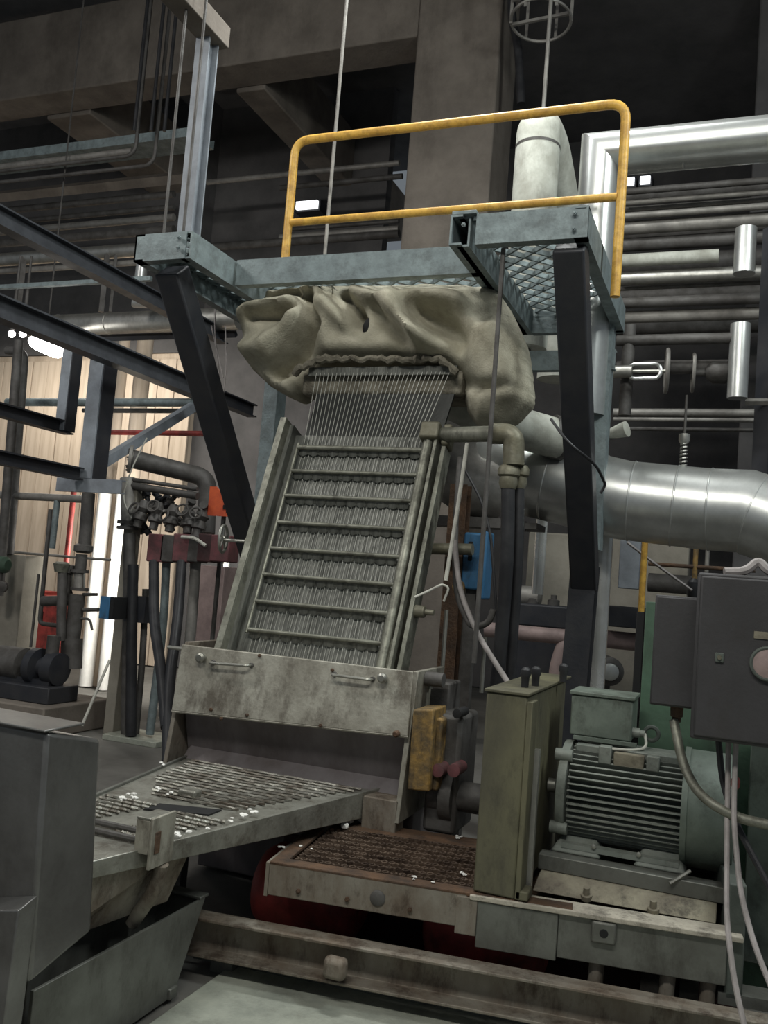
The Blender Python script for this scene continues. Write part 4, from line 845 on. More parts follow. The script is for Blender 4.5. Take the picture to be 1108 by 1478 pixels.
part('cross_bar', 'old_pipe', lc, lambda b: bar(b, (q.x-.3, 8.5, q.z-.18), (q.x+.3, 8.5, q.z-.15), .03, .03)); part('cross_bar', 'old_pipe', lc, lambda b: bar(b, (q.x-.28, 8.4, q.z+.02), (q.x+.2, 8.4, q.z+.06), .03, .03))
tubething('ceiling_rod', 'thin rod dropping from the ladder cage to the white pipe', 'rod', [(at(788, 100, Y=7.5).x, 7.5, 8.5), (at(788, 100, Y=7.5).x, 7.5, at(786, 190, Y=7.5).z)], .018, 'old_pipe', n=8)
tubething('black_drop_cable', 'thick black cable hanging down the right face of the concrete column', 'cable', [at(738, -20, Y=8.9), at(738, 25, Y=8.9), at(748, 70, Y=8.9), at(752, 150, Y=8.9)], .045, 'rubber', bend=.3, n=10)
for x0, x1, pc, rp, mt, lab in ((405, 575, (500, 336), 5, 'old_pipe', 'dull pipe seen between platform and column, lower'), (420, 575, (500, 325), 3, 'dark_pipe', 'dark thin pipe seen between platform and column'), (405, 580, (500, 262), 4, 'dark_pipe', 'dark pipe behind the upper left of the yellow rail'), (300, 575, (430, 250), 4, 'old_pipe', 'far pale pipe behind the left yellow post'), (290, 575, (400, 350), 6, 'dark_pipe', 'far dark pipe right above the platform front beam')):
    xp('far_pipe', lab, x0, x1, pc, 11.0, rp, mt)

# ================================================================== right pipe rack
for i, (x0, x1, py, rp, mt, lab) in enumerate(((895, 1800, 269, 5, 'dark_pipe', 'dark pipe of the right rack, topmost below the bright elbow duct'), (895, 1800, 285.5, 4.2, 'old_pipe', 'thin grey pipe of the right rack, second from the top'), (895, 1800, 295.5, 3.8, 'old_pipe', 'thin grey pipe of the right rack, third from the top'), (895, 1800, 305, 4.8, 'old_pipe', 'grey pipe of the right rack, fourth from the top'), (895, 1800, 323, 10, 'old_pipe', 'thick dull pipe of the right rack under the thin trio'), (895, 1800, 348, 10, 'dark_pipe', 'thick dark pipe of the right rack above the capped pale one'), (893, 1037, 371, 9.5, 'white_insulation', 'pale lagged pipe of the right rack ending in an open cut'), (893, 1800, 398, 10.5, 'cladding_dull', 'shiny pipe of the right rack with a long highlight'), (893, 1800, 412.5, 3, 'old_pipe', 'thin pipe hugging the underside of the shiny right pipe'), (890, 1800, 434, 8, 'dark_pipe', 'dark pipe of the right rack under the shiny one'), (890, 1800, 455, 9, 'old_pipe', 'dull thick pipe of the right rack, lowest of the upper bundle'), (885, 1800, 596, 6, 'old_pipe', 'grey pipe of the right rack above the large duct, upper'), (885, 1800, 606, 3, 'old_pipe', 'thin grey pipe right under the upper one above the large duct'), (885, 1800, 620, 3, 'dark_pipe', 'thin dark pipe above the large duct, lowest'))):
    xp('rack_pipe', lab, x0, x1, (1000, py), 8.4+.12*(i % 3), rp, mt, n=18)
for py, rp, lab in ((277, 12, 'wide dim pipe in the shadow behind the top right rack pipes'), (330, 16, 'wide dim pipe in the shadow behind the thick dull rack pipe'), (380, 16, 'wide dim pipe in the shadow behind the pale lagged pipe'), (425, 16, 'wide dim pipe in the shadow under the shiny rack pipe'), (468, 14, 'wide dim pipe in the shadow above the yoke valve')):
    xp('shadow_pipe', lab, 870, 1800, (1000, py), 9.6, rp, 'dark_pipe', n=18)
zp('clad_stub', 'short shiny capped pipe standing in the upper right rack', 1075, 330, 395, 8.0, 15, 'cladding', n=22)
zp('clad_stub', 'shiny vertical pipe segment right of the handwheels', 1066, 468, 575, 7.4, 14, 'cladding', n=22)
zp('rack_column', 'dark steel column at the right image edge behind the ducts', 1112, 330, 760, 7.9, 20, 'dark_paint', 'column', 4)
xp('rack_beam', 'pale steel beam end beside the shiny vertical pipe', 1075, 1180, (1090, 580), 7.8, 5, 'old_pipe', 'beam', 4)
xp('back_pipe', 'dim pipe in the dark gap left of the handwheels', 890, 1060, (970, 490), 7.4, 8, 'dark_pipe'); xp('back_pipe', 'dim brownish pipe behind the valve yoke', 890, 1060, (970, 530), 7.6, 10, 'dark_pipe')
zp('back_riser', 'dim vertical riser behind the valve yoke', 905, 470, 600, 7.42, 9, 'dark_pipe')
# valve with yoke and handwheels
vv = thing('yoke_valve', 'valve with shiny oblong yoke and thin handwheel seen edge-on', 'valve', at(930, 536, Y=7.3))
q = at(920, 536, Y=7.3); kx = lambda px: at(px, 536, Y=7.3).x
part('stem', 'cladding_dull', vv, lambda b: tube(b, [(kx(880), 7.3, q.z), (kx(912), 7.3, q.z)], .052, 16))
def yoke(b):
    pts = []
    for i in range(24):
        a = i*2*math.pi/24; cx_ = math.cos(a); sx = math.sin(a)
        pts.append(V((kx(930)+(.07 if cx_ > 0 else -.07)+.055*cx_, 7.3, q.z+.06*sx)))
    tube(b, pts+[pts[0]], .016, 8)
part('yoke', 'cladding', vv, yoke)
part('spindle', 'stainless', vv, lambda b: tube(b, [(kx(908), 7.3, q.z), (kx(962), 7.3, q.z)], .014, 8))
part('handwheel', 'old_pipe', vv, lambda b: ring(b, (kx(962), 7.3, q.z), (1, .12, 0), .165, .017, 30, 7))
part('wheel_spoke', 'old_pipe', vv, lambda b: bar(b, (kx(962), 7.3, q.z-.16), (kx(962), 7.3, q.z+.16), .02, .02, (0, 1, 0)))
v2 = thing('back_valve', 'dim handwheel valve behind the shiny yoke valve', 'valve', at(1000, 540, Y=7.55)); q2 = at(1000, 538, Y=7.55)
part('handwheel', 'old_pipe', v2, lambda b: ring(b, q2, (1, .1, 0), .15, .014, 28, 6)); part('stem', 'dark_pipe', v2, lambda b: tube(b, [q2, q2+V((.1, 0, 0))], .03, 10)); part('bonnet', 'dark_pipe', v2, lambda b: lathe(b, q2+V((.1, 0, 0)), (1, 0, 0), [(0, .05), (.05, .09), (.15, .09), (.2, .05), (.26, .05)], 14))
sh = thing('spring_hanger', 'small spring support standing on the large duct', 'spring hanger', at(985, 672, Y=6.05)); q = at(985, 676, Y=6.05)
zt = at(985, 625, Y=6.05).z
def spring(b):
    pts = [V((q.x+.02*math.cos(i*.9), 6.05+.02*math.sin(i*.9), q.z+(zt-q.z)*.7*i/48)) for i in range(49)]; tube(b, pts, .006, 5)
part('coil', 'cladding_dull', sh, spring); part('cap', 'cladding_dull', sh, lambda b: lathe(b, (q.x, 6.05, q.z+(zt-q.z)*.7), (0, 0, 1), [(0, .025), (.02, .035), (.06, .035), (.065, .02)], 12)); part('rod', 'dark_pipe', sh, lambda b: tube(b, [(q.x, 6.05, q.z-.1), (q.x, 6.05, zt+.25)], .008, 6))
fn = thing('funnel_cup', 'pale oval funnel cup sticking out above the large duct', 'funnel', at(900, 632, Y=6.3)); q = at(905, 629, Y=6.2)
part('cup', 'white_insulation', fn, lambda b: lathe(b, q+V((-.12, .0, .01)), (1, -.35, .25), [(0, .03), (.06, .045), (.13, .055), (.135, .03)], 18)); part('neck', 'dark_pipe', fn, lambda b: tube(b, [q+V((-.25, .1, .08)), q+V((-.10, .0, .01))], .04, 12))
# ------------------------------------------------------------------ below the large duct
xp('pink_pipe', 'dusty pinkish pipe low behind the dark leg', 700, 840, (780, 916), 8.2, 11, 'pink_pipe', n=18); xp('pink_pipe', 'dusty pinkish pipe low, right of the shiny downpipe', 832, 945, (900, 925), 8.2, 13, 'pink_pipe', n=18)
tubething('pink_elbow', 'pinkish pipe leg curving down to the floor left of the dark leg', 'pipe', [at(835, 925, Y=8.2), at(815, 930, Y=8.2), at(805, 960, Y=8.2), at(800, 1010, Y=8.2)], .075, 'pink_pipe', bend=.2)
lq = at(880, 970, Y=7.8); bl = thing('blind_flange', 'round pale pipe end cap facing the viewer low right of the leg', 'pipe cap', lq)
part('cap', 'cladding', bl, lambda b: lathe(b, lq, (.3, -1, 0), [(0, .075), (.02, .07), (.03, .04)], 20)); part('body', 'dark_pipe', bl, lambda b: lathe(b, lq+V((-.1, .35, 0)), (.3, -1, 0), [(0, .12), (.32, .12), (.34, .09), (.37, .08)], 20)); part('stand', 'dark_pipe', bl, lambda b: bar(b, lq+V((-.05, .2, -.1)), V((lq.x-.05, lq.y+.2, 0)), .06, .06, (0, 1, 0)))
dq = at(790, 888, Y=8.8); dv = thing('dark_pump_unit', 'dark horizontal machine block behind the dark leg', 'machine', dq)
part('block', 'dark_paint', dv, lambda b: box(b, dq.x-.42, dq.x+.38, 8.7, 9.1, dq.z-.12, dq.z+.10), bevel=.02)
for k in range(4): part('cylinder', 'dark_pipe', dv, lambda b: lathe(b, (dq.x-.35+k*.2, 8.8, dq.z+.10), (0, 0, 1), [(0, .06), (.05, .06), (.06, .03), (.10, .03)], 12))
part('motor_end', 'old_pipe', dv, lambda b: lathe(b, (dq.x-.35, 8.85, dq.z+.17), (1, 0, 0), [(0, .05), (.02, .10), (.25, .10), (.27, .05)], 18))
part('pedestal', 'dark_paint', dv, lambda b: box(b, dq.x-.3, dq.x+.3, 8.8, 9.0, 0, dq.z-.1))
b3 = at(900, 905, Y=8.2); bm = NB(); box(bm, b3.x-.18, b3.x+.30, 8.0, 8.3, b3.z-.0, b3.z+.18); tag(obj('dark_box_unit', bm, 'dark_paint', bevel=.01), 'dark machine housing right of the shiny downpipe', 'housing')
zp('orange_post', 'slim orange post under the large duct', 928, 782, 872, 6.9, 4.5, 'yellow', 'post', 10, floor=True); zp('tan_pipe', 'thin tan vertical pipe behind the control cabinet', 1003, 785, 845, 7.2, 3.5, 'amber', floor=True); zp('grey_pole', 'thin grey pole behind the control cabinet', 1020, 785, 840, 7.3, 3, 'old_pipe', 'pole', floor=True)
xp('brown_rail', 'thin reddish brown pipe above the junction box', 935, 1090, (1000, 818), 7.2, 3, 'rust')
xp('dim_duct', 'dim grey duct behind the junction box', 935, 1120, (1000, 845), 8.4, 14, 'dark_pipe', 'duct')
q = at(915, 800, Y=7.8); bm = NB(); box(bm, q.x-.12, q.x+.05, 7.8, 7.95, at(910, 850, Y=7.8).z, at(910, 770, Y=7.8).z); tag(obj('grey_wall_box', bm, 'grey_paint', bevel=.008), 'grey box on a post between shiny downpipe and orange post', 'box')
tubething('sloping_wire', 'thin grey wire sloping down to the small black plug by the cabinet', 'wire', [at(905, 783, Y=7.0), at(940, 810, Y=7.0), at(998, 852, Y=7.1)], .012, 'cable_grey', n=6)
q = at(1000, 848, Y=7.15); tag(part('cable_plug', 'rubber', None, lambda b: lathe(b, q+V((0, 0, -.08)), (0, 0, 1), [(0, .03), (.03, .045), (.12, .045), (.15, .02)], 12)), 'small black plug just left of the control cabinet top', 'plug')
# ------------------------------------------------------------------ hoses and rods between slide and dark leg
hy = 4.46
fm = thing('water_feed_manifold', 'grimy pipe elbow with unions feeding two black hoses beside the slide', 'pipe manifold', at(740, 700, Y=hy))
A_ = at(636, 628, Y=4.75); B_ = at(715, 626, Y=hy); C_ = at(742, 640, Y=hy); D_ = at(741, 672, Y=hy)
part('feed_pipe', 'rail_steel', fm, lambda b: tube(b, [A_, B_], .042, 14))
part('elbow', 'brass_dull', fm, lambda b: tube(b, [B_+V((-.02, 0, 0)), V((D_.x-.01, hy, B_.z)), D_], .055, 16, bend=.09))
for k, (px, w_) in enumerate(((735, .045), (751, .036))):
    q = at(px, 672, Y=hy+.06*k); 
    part('union', 'brass_dull', fm, lambda b: lathe(b, q, (0, 0, -1), [(0, w_), (.02, w_+.012), (.05, w_+.012), (.06, w_), (.09, w_+.004), (.12, w_-.006)], 14))
    e = at(px-20+k*4, 1005, Y=hy+.06*k+.1)
    cable('black_hose', ('thick' if k == 0 else 'slimmer') + ' black rubber hose hanging from the elbow beside the slide', [q+V((0, 0, -.10)), at(px-3, 800, Y=hy+.06*k), at(px-10, 900, Y=hy+.06*k+.05), e], .036-.008*k, 'rubber', 'hose', .3, 12)
r0 = at(722, 420, Y=4.36); cable('long_rod', 'long thin dark rod hanging from the platform in front of the hoses', [V((r0.x, 4.36, 3.34)), V((r0.x-.0, 4.36, at(711, 960, Y=4.36).z))], .0125, 'dark_pipe', 'rod', 0)
cable('cream_strap', 'cream flat strap slanting down right of the slide', [at(674, 640, Y=4.55), at(660, 735, Y=4.5), at(643, 838, Y=4.45)], .011, 'wire_light', 'strap', .1)
cable('knotted_string', 'knotted pale string tied at the lower end of the cream strap', [at(598, 862, Y=4.3), at(618, 853, Y=4.35), at(638, 843, Y=4.44), at(648, 848, Y=4.44), at(640, 868, Y=4.44)], .006, 'wire_light', 'string', .03)
cable('grey_loop_hose', 'grey hose hanging in a loop right of the slide', [at(664, 660, Y=4.7), at(656, 770, Y=4.65), at(658, 860, Y=4.6), at(680, 906, Y=4.5), at(705, 900, Y=4.5), at(712, 880, Y=4.5)], .017, 'dark_pipe', 'hose', .12, 10)
cable('sloping_conduit', 'grey conduit slanting from the loop hose to the belt guard lid', [at(656, 780, Y=4.58), at(662, 850, Y=4.55), at(688, 915, Y=4.45), at(736, 990, Y=4.3)], .014, 'cable_grey', 'conduit', .15, 10)
cable('thin_black_cable', 'thin black cable curving down beside the blue clamp', [at(672, 680, Y=4.6), at(694, 720, Y=4.6), at(708, 770, Y=4.58), at(716, 880, Y=4.55)], .008, 'rubber')
cable('thin_black_cable', 'thin black cable across the right dark leg by the duct', [at(795, 605, Y=4.7), at(820, 640, Y=4.62), at(860, 670, Y=4.75), at(874, 700, Y=4.9), at(866, 712, Y=4.9)], .008, 'rubber')
bc = thing('blue_clamp', 'blue painted clamp bracket with slot right of the slide', 'clamp', at(686, 860, Y=4.85)); q0, q1 = at(670, 768, Y=4.85), at(704, 866, Y=4.85)
part('plate', 'blue', bc, lambda b: box(b, q0.x+.0, q1.x-.05, 4.85, 4.95, q1.z+.05, q0.z), bevel=.012); part('side_cheek', 'blue', bc, lambda b: box(b, q1.x-.06, q1.x-.02, 4.82, 4.98, q1.z, q0.z+.01), bevel=.012)
part('slot', 'black', bc, lambda b: box(b, q0.x+.03, q0.x+.055, 4.845, 4.86, q0.z-.16, q0.z-.05), bevel=.006); part('roller', 'amber', bc, lambda b: lathe(b, (q0.x-.01, 4.86, q1.z+.06), (0, -1, 0), [(0, .04), (.02, .035)], 14))
part('stand', 'dark_pipe', bc, lambda b: bar(b, (q0.x+.05, 4.92, 0), (q0.x+.05, 4.92, q1.z+.1), .06, .06, (0, 1, 0)))
rc = at(648, 940, Y=4.9); bm = NB(); ibeam(bm, (rc.x, 4.9, 0), (rc.x, 4.9, at(655, 700, Y=4.9).z), .10, .10, .01, (0, 1, 0)); tag(obj('rust_column', bm, 'rust'), 'reddish rusty steel column between slide and blue clamp', 'column')
cable('stub_pipe', 'yellowish stub pipe right of the slide mid height', [at(618, 792, Y=4.75), at(682, 793, Y=4.75)], .032, 'brass_dull', 'pipe', 0, 14)
q = at(690, 700, Y=5.9); gd = thing('grey_duct_elbow', 'dull grey duct elbow behind the feed manifold', 'duct', q)
part('elbow', 'old_pipe', gd, lambda b: tube(b, [at(640, 600, Y=5.7), at(650, 690, Y=5.7), at(720, 715, Y=5.9)], .20, 24, bend=.25)); part('support', 'dark_pipe', gd, lambda b: box(b, q.x-.3, q.x+.35, 5.7, 5.9, at(690, 762, Y=5.8).z, at(690, 748, Y=5.8).z))
for px, y0, y1, lab in ((640, 880, 1000, 'thin bright rod standing near the rusty column'), (697, 920, 1000, 'short shiny rod under the loop hose')):
    zp('steel_rod', lab, px, y0, y1, 4.7, 3, 'stainless', 'rod', 8)
for i, (px, py) in enumerate(((503, 1190), (522, 1188), (497, 1198), (530, 1185))):
    q = at(px, py, Z=.455); bm = NB(); ball(bm, (q.x, q.y, .475), .022, random.uniform(.9, 1.6), 1, random.uniform(.6, 1.1), 1)
    tag(obj('polymer_lump', bm, 'foam_white'), 'white polymer lump on the rusty deck next to the tray edge', 'plastic scrap', 'polymer lumps on the rusty deck')
crumbs('polymer_chip', 'tiny pale polymer chip on the rusty expanded-metal deck', [(405, 1222), (450, 1228), (600, 1268), (625, 1275), (665, 1262), (660, 1210), (430, 1224), (560, 1240)], .458, 16, .009, 8)
# loose wires left of the cloth
for i, (a_, b_) in enumerate((((312, 395), (318, 560)), ((305, 470), (322, 545)), ((325, 470), (318, 600)))):
    A_, B_ = at(*a_, Y=5.2), at(*b_, Y=5.2); M_ = A_.lerp(B_, .5)+V((.03*(i-1), 0, 0)); cable('loose_wire', ('thin wire hanging straight', 'short thin frayed wire hanging', 'long thin wire hanging')[i]+' at the left side of the wrapped die head', [A_, M_, B_], .005, 'cable_grey', 'wire', .1, 6)

# ================================================================== manifold, pump and far wall on the left
mf = thing('valve_manifold', 'tall valve manifold with thick bent pipe, dark valves and maroon actuator blocks', 'valve manifold', at(210, 1066, Z=0)); YM = 7.0
c = at(203, 1066, Z=0)
part('base_plate', 'floor_plate', mf, lambda b: box(b, c.x-.28, c.x+.30, YM-.15, YM+.3, -.02, .03), bevel=.005)
P = lambda px, py, Y=YM: at(px, py, Y=Y)
part('stand_post', 'concrete_light', mf, lambda b: box(b, P(172, 900).x-.06, P(172, 900).x+.05, YM, YM+.12, .0, P(175, 690).z), bevel=.006)
part('header_flange', 'old_pipe', mf, lambda b: lathe(b, P(186, 662), (1, .7, -.05), [(0, .135), (.03, .135), (.031, .085), (.06, .085)], 24))
for k in range(8):
    a = k*math.pi/4; d, s_, t_ = frame((1, .7, -.05)); q = P(186, 662)+(s_*math.cos(a)+t_*math.sin(a))*.11; part('flange_bolt', 'dark_pipe', mf, lambda b: bolt(b, q, -d, .012, .012))
part('header_pipe', 'dark_pipe', mf, lambda b: tube(b, [P(190, 662), P(262, 680, 7.35), P(300, 690, 7.45), P(297, 770, 7.4)], .088, 20, bend=.22))
part('riser', 'old_pipe', mf, lambda b: tube(b, [P(184, 690), P(186, 760)], .07, 16)); part('riser_flange', 'dark_pipe', mf, lambda b: lathe(b, P(185, 752), (0, 0, -1), [(0, .1), (.03, .1), (.032, .07), (.05, .07), (.052, .1), (.08, .1)], 20))
part('lower_riser', 'dark_pipe', mf, lambda b: tube(b, [P(187, 770), P(183, 1060)], .055, 14)); 
part('cross_pipe', 'dark_pipe', mf, lambda b: tube(b, [P(185, 700), P(285, 716)], .035, 12)); part('cross_pipe', 'dark_pipe', mf, lambda b: tube(b, [P(190, 692), P(285, 706)], .02, 10))
rnd = random.Random(4)
for k in range(5):
    x = 208+k*21; q = P(x, 738+k*3, YM+.02*k)
    part('valve_body', 'dark_pipe', mf, lambda b: lathe(b, q+V((0, 0, .10)), (rnd.uniform(-.2, .2), -.2, -1), [(0, .035), (.04, .05), (.08, .075), (.12, .05), (.16, .07), (.19, .07), (.20, .04), (.26, .04)], 12))
    part('valve_wheel', 'dark_pipe', mf, lambda b: ring(b, q+V((rnd.uniform(-.03, .03), -.13, rnd.uniform(-.03, .08))), (rnd.uniform(-.4, .4), -1, .4), .055, .011, 16, 6))
    part('valve_stem', 'old_pipe', mf, lambda b: tube(b, [q, q+V((rnd.uniform(-.02, .02), -.14, .03))], .012, 7))
for k in range(16):   # second row of fittings behind the valves
    q = P(rnd.uniform(190, 308), rnd.uniform(715, 775), YM+rnd.uniform(.05, .25)); d_ = V((rnd.uniform(-1, 1), rnd.uniform(-.6, .2), rnd.uniform(-1, 1))); R = rnd.uniform(.022, .045)
    part('fitting', rnd.choice(('dark_pipe', 'dark_paint', 'rubber', 'dark_pipe')), mf, lambda b: lathe(b, q-d_.normalized()*.07, d_, [(0, R), (.03, R), (.031, R*1.5), (.06, R*1.5), (.061, R*.8), (.12, R*.8), (.121, R*1.3), (.15, R*1.3)], 10))
for k, (x0, x1, mt) in enumerate(((216, 235, 'maroon'), (235, 251, 'dark_pipe'), (252, 272, 'maroon'), (274, 286, 'dark_pipe'), (288, 305, 'red_dark'), (306, 330, 'maroon'))):
    a_, b_ = P(x0, 770, YM-.1), P(x1, 812, YM-.1); part('actuator_block', mt, mf, lambda b: box(b, a_.x, b_.x, YM-.12, YM+.06, b_.z, a_.z-.01*(k % 2)), bevel=.01)
part('cross_clamp', 'dark_paint', mf, lambda b: box(b, P(186, 877).x, P(215, 877).x, YM-.06, YM+.06, P(200, 898).z, P(200, 860).z))
part('lever', 'wire_light', mf, lambda b: tube(b, [P(262, 775, YM-.15), P(280, 776, YM-.15), P(297, 788, YM-.15)], .016, 8, bend=.05))
part('sensor_wire', 'wire_light', mf, lambda b: tube(b, [P(212, 632, YM-.1), P(188, 680, YM-.15), P(176, 720, YM-.12), P(190, 748, YM-.1)], .007, 6, bend=.15))
for k, (pts, r, mt, lab) in enumerate((
    (((192, 815), (190, 900), (189, 1062)), .05, 'rubber', 'thick black hose running straight down on the left of the manifold'),
    (((222, 812), (222, 900), (232, 960), (240, 1050)), .045, 'rubber', 'black hose from the manifold curving right towards the cutter'),
    (((262, 812), (256, 900), (243, 990), (242, 1100)), .045, 'rubber', 'black hose hanging from the middle manifold block'),
    (((240, 812), (236, 900), (216, 1060)), .038, 'galv', 'grey-green hose leaning behind the black manifold hoses'),
    (((282, 812), (276, 900), (268, 1000)), .05, 'old_pipe', 'pale pipe dropping from the manifold right of the black hoses'),
    (((210, 850), (206, 950), (196, 1060)), .03, 'dark_pipe', 'slim dark hose between the two left manifold hoses'))):
    cable('manifold_hose', lab, [at(px, py, Y=YM-.08+.03*k) if k not in (1, 2) else at(px, py, Y=YM-.1-(py-812)*.004) for px, py in pts], r, mt, 'hose', .4, 12)
q0, q1 = at(286, 815, Y=8.5), at(313, 940, Y=8.5); bm = NB(); box(bm, q0.x, q1.x, 8.5, 8.8, 0, q0.z); tag(obj('pink_locker', bm, 'pink_pipe', bevel=.006), 'pinkish metal locker seen between manifold and dark leg', 'locker')
q0, q1 = at(303, 702, Y=7.1), at(337, 746, Y=7.1); os_ = thing('orange_sign', 'bright orange notched sign with dark marks beside the left leg', 'sign', V((q0.x, 7.1, q1.z)))
mx_ = (q0.x+q1.x)/2-.02; tt = .05
part('board', 'orange', os_, lambda b: ext(b, (0, 7.10, 0), (0, 7.115, 0), [(q0.x, q1.z), (q1.x, q1.z), (q1.x, q0.z-.01), (mx_+.05, q0.z), (mx_, q0.z-.05), (mx_-.05, q0.z), (q0.x, q0.z)]))
for px, py, w_ in ((325, 732, .02), (330, 737, .025)):
    c = at(px, py, Y=7.1); part('dark_mark', 'black', os_, lambda b: box(b, c.x-w_, c.x+w_, 7.094, 7.0995, c.z-.02, c.z+.02))
part('sign_post', 'dark_pipe', os_, lambda b: bar(b, ((q0.x+q1.x)/2, 7.16, 0), ((q0.x+q1.x)/2, 7.16, q0.z-.1), .03, .03, (0, 1, 0)))
bb = at(153, 877, Y=6.7); bbx = thing('blue_switch_box', 'small blue box with black side on the manifold post', 'box', bb)
part('face', 'blue', bbx, lambda b: box(b, bb.x-.055, bb.x+.045, 6.68, 6.74, bb.z-.10, bb.z+.10), bevel=.004); part('side', 'black', bbx, lambda b: box(b, bb.x+.045, bb.x+.085, 6.69, 6.95, bb.z-.10, bb.z+.10))
tubething('leaning_stick', 'thin pale stick leaning near the chute box', 'stick', [at(158, 953, Y=6.3), at(118, 1048, Y=5.9)], .012, 'wire_light', n=8)
zp('white_pipe', 'white vertical pipe in the bright gap, left one', 140, 700, 962, 9.4, 10, 'foam_white', floor=True); zp('white_pipe', 'tan vertical pipe between the two white ones in the bright gap', 153, 700, 962, 9.5, 6, 'beige_wall', floor=True); zp('white_pipe', 'white vertical pipe in the bright gap, right one', 164, 700, 968, 9.3, 8, 'foam_white', floor=True)
zp('light_gap_strip', 'narrow white strip standing in for the bright gap between manifold and left leg', 322, 800, 950, 9.8, 5, 'foam_white', 'post', floor=True)  # white upright stands in for a bright gap of light
# pump skid
ps = thing('pump_set', 'dark pump and motor on a skid at the far left', 'pump', at(50, 1010, Y=6.8)); py_ = 6.8; ax = at(40, 960, Y=py_)
part('motor_shell', 'dark_pipe', ps, lambda b: lathe(b, (ax.x-.35, py_, ax.z), (1, 0, 0), [(0, .10), (.02, .155), (.32, .155), (.34, .10)], 24)); part('pump_casing', 'dark_paint', ps, lambda b: lathe(b, (ax.x+.05, py_, ax.z), (1, 0, 0), [(0, .08), (.02, .17), (.10, .17), (.12, .09), (.2, .09), (.21, .15), (.33, .15), (.34, .08)], 24))
part('discharge', 'dark_pipe', ps, lambda b: tube(b, [(ax.x+.27, py_, ax.z), (ax.x+.27, py_, ax.z+.3)], .06, 14)); part('skid', 'dark_paint', ps, lambda b: box(b, ax.x-.5, ax.x+.45, py_-.2, py_+.2, ax.z-.30, ax.z-.15), bevel=.01); part('pedestal', 'dark_paint', ps, lambda b: box(b, ax.x-.3, ax.x+.35, py_-.1, py_+.1, ax.z-.2, ax.z-.1))
bm = NB(); box(bm, -7.5, ax.x+.55, py_-.35, py_+.6, -.02, ax.z-.30); tag(obj('pump_plinth', bm, 'concrete', bevel=.015), 'brown concrete plinth under the pump set', 'plinth')
# process piping in front of the beige wall
tp = thing('brown_valve_riser', 'thick brown vertical pipe with flanged valve fittings near the pump', 'pipe', at(108, 960, Y=7.0)); YP = 7.0
for a_, b_, r in (((128, 712), (122, 790), .062), ((118, 800), (116, 822), .055), ((112, 858), (104, 925), .075)): part('pipe_section', 'dark_pipe', tp, lambda b: tube(b, [P(*a_, YP), P(*b_, YP)], r, 14))
part('union', 'dark_pipe', tp, lambda b: lathe(b, P(121, 785, YP), (0, 0, -1), [(0, .06), (.02, .09), (.07, .09), (.09, .06)], 12))
for py2 in (822, 848): part('sight_flange', 'dark_pipe', tp, lambda b: lathe(b, P(115, py2, YP), (0, 0, -1), [(0, .085), (.03, .085)], 16))
part('sight_glass', 'old_pipe', tp, lambda b: tube(b, [P(115, 822, YP), P(114, 850, YP)], .055, 14))
for dx in (-.07, .07): part('stay_bolt', 'stainless', tp, lambda b: tube(b, [P(115, 822, YP)+V((dx, -.02, 0)), P(115, 850, YP)+V((dx, -.02, 0))], .008, 6))
part('foot', 'dark_pipe', tp, lambda b: tube(b, [P(104, 922, YP), P(103, 965, YP)], .10, 14)); 
part('branch', 'dark_pipe', tp, lambda b: tube(b, [P(108, 866, YP), P(62, 868, YP)], .05, 12)); part('branch_valve', 'dark_pipe', tp, lambda b: lathe(b, P(95, 866, YP), (0, 0, 1), [(0, .04), (.06, .06), (.12, .04), (.25, .03), (.26, .07), (.33, .07), (.34, .03)], 12))
part('side_column', 'dark_pipe', tp, lambda b: tube(b, [P(88, 925, YP-.1), P(90, 815, YP-.1)], .045, 12)); part('side_head', 'rail_steel', tp, lambda b: lathe(b, P(88, 826, YP-.1), (0, 0, 1), [(0, .06), (.08, .08), (.1, .05)], 12))
part('tap', 'dark_pipe', tp, lambda b: tube(b, [P(120, 880, YP), P(142, 880, YP)], .02, 8)); part('tap', 'dark_pipe', tp, lambda b: tube(b, [P(120, 858, YP), P(140, 858, YP)], .015, 8)); part('hook_pipe', 'dark_pipe', tp, lambda b: tube(b, [P(115, 893, YP), P(130, 893, YP), P(133, 910, YP)], .012, 8, bend=.05))
cable('bent_grey_conduit', 'slim grey conduit with a bottom bend left of the brown riser', [P(73, 735, 7.3), P(57, 900, 7.3), P(85, 903, 7.3)], .022, 'dark_pipe', 'conduit', .06, 10)
zp('grey_cylinder', 'small grey cylinder hanging under the horizontal wall pipe', 79, 720, 792, 7.6, 4.5, 'galv', 'cylinder'); zp('thin_post', 'thin dark upright with bent top left of the conduit', 50, 828, 935, 7.0, 2, 'dark_pipe', 'rod')
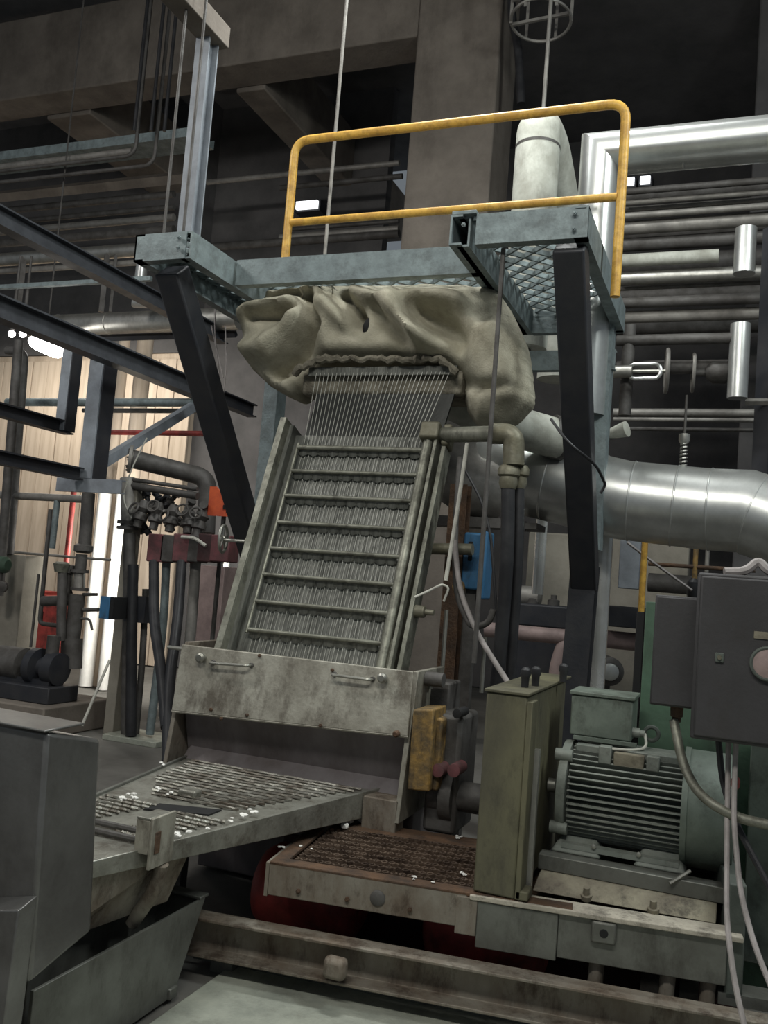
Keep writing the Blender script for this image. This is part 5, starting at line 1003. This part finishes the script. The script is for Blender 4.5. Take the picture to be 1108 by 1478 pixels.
zp('red_pipe', 'thin red vertical pipe in front of the beige wall', 101, 708, 815, 8.2, 4, 'red_paint', floor=True)
xp('wall_pipe', 'brownish horizontal pipe in front of the beige wall', -60, 128, (70, 718), 7.6, 5.5, 'old_pipe'); xp('wall_pipe', 'thin pale horizontal pipe lower on the beige wall', 20, 160, (80, 802), 7.8, 2, 'old_pipe')
cable('brown_riser_pipe', 'brown vertical pipe at the far left image edge', [P(27, 492, 7.4), P(5, 770, 7.4), P(-2, 860, 7.4)], .05, 'dark_pipe', 'pipe', .2, 12); cable('brown_riser_pipe', 'brown vertical pipe with bent top right beside the edge one', [P(10, 506, 7.6), P(36, 508, 7.6), P(20, 720, 7.6), P(14, 800, 7.6)], .045, 'dark_pipe', 'pipe', .12, 12)
q = at(15, 800, Y=7.6); bm = NB(); box(bm, q.x-.4, at(32, 850, Y=7.6).x, 7.6, 7.9, .5, q.z); tag(obj('tan_cabinet', bm, 'concrete_light', bevel=.01), 'tan cabinet cut by the left image edge above the pump', 'cabinet')
q = at(3, 815, Y=7.2); gv = thing('green_valve', 'small green valve at the left image edge', 'valve', q)
part('body', 'green_paint', gv, lambda b: lathe(b, q+V((-.1, 0, 0)), (1, 0, 0), [(0, .05), (.05, .085), (.15, .085), (.18, .05)], 16)); part('stem', 'dark_pipe', gv, lambda b: tube(b, [q, q+V((0, 0, -.2))], .025, 8)); part('port', 'dark_pipe', gv, lambda b: lathe(b, q+V((.06, -.02, -.22)), (.4, -1, 0), [(0, .06), (.05, .06), (.06, .03)], 14))
for k, (x0, x1, lab) in enumerate(((27, 52, 'pale red steel locker against the far left wall, left one'), (55, 80, 'pale red steel locker against the far left wall, right one'))):
    a_, b_ = at(x0, 850+8*k, Y=11.0), at(x1, 925, Y=11.0); lk = thing('red_locker', lab, 'locker', (a_.x, 11.2, 0), 'red lockers')
    part('body', 'red_paint', lk, lambda b: box(b, a_.x, b_.x, 11.0, 11.4, 0, a_.z), bevel=.01); part('handle', 'black', lk, lambda b: box(b, a_.x+.10, a_.x+.14, 10.985, 11.0, a_.z-.40, a_.z-.25))
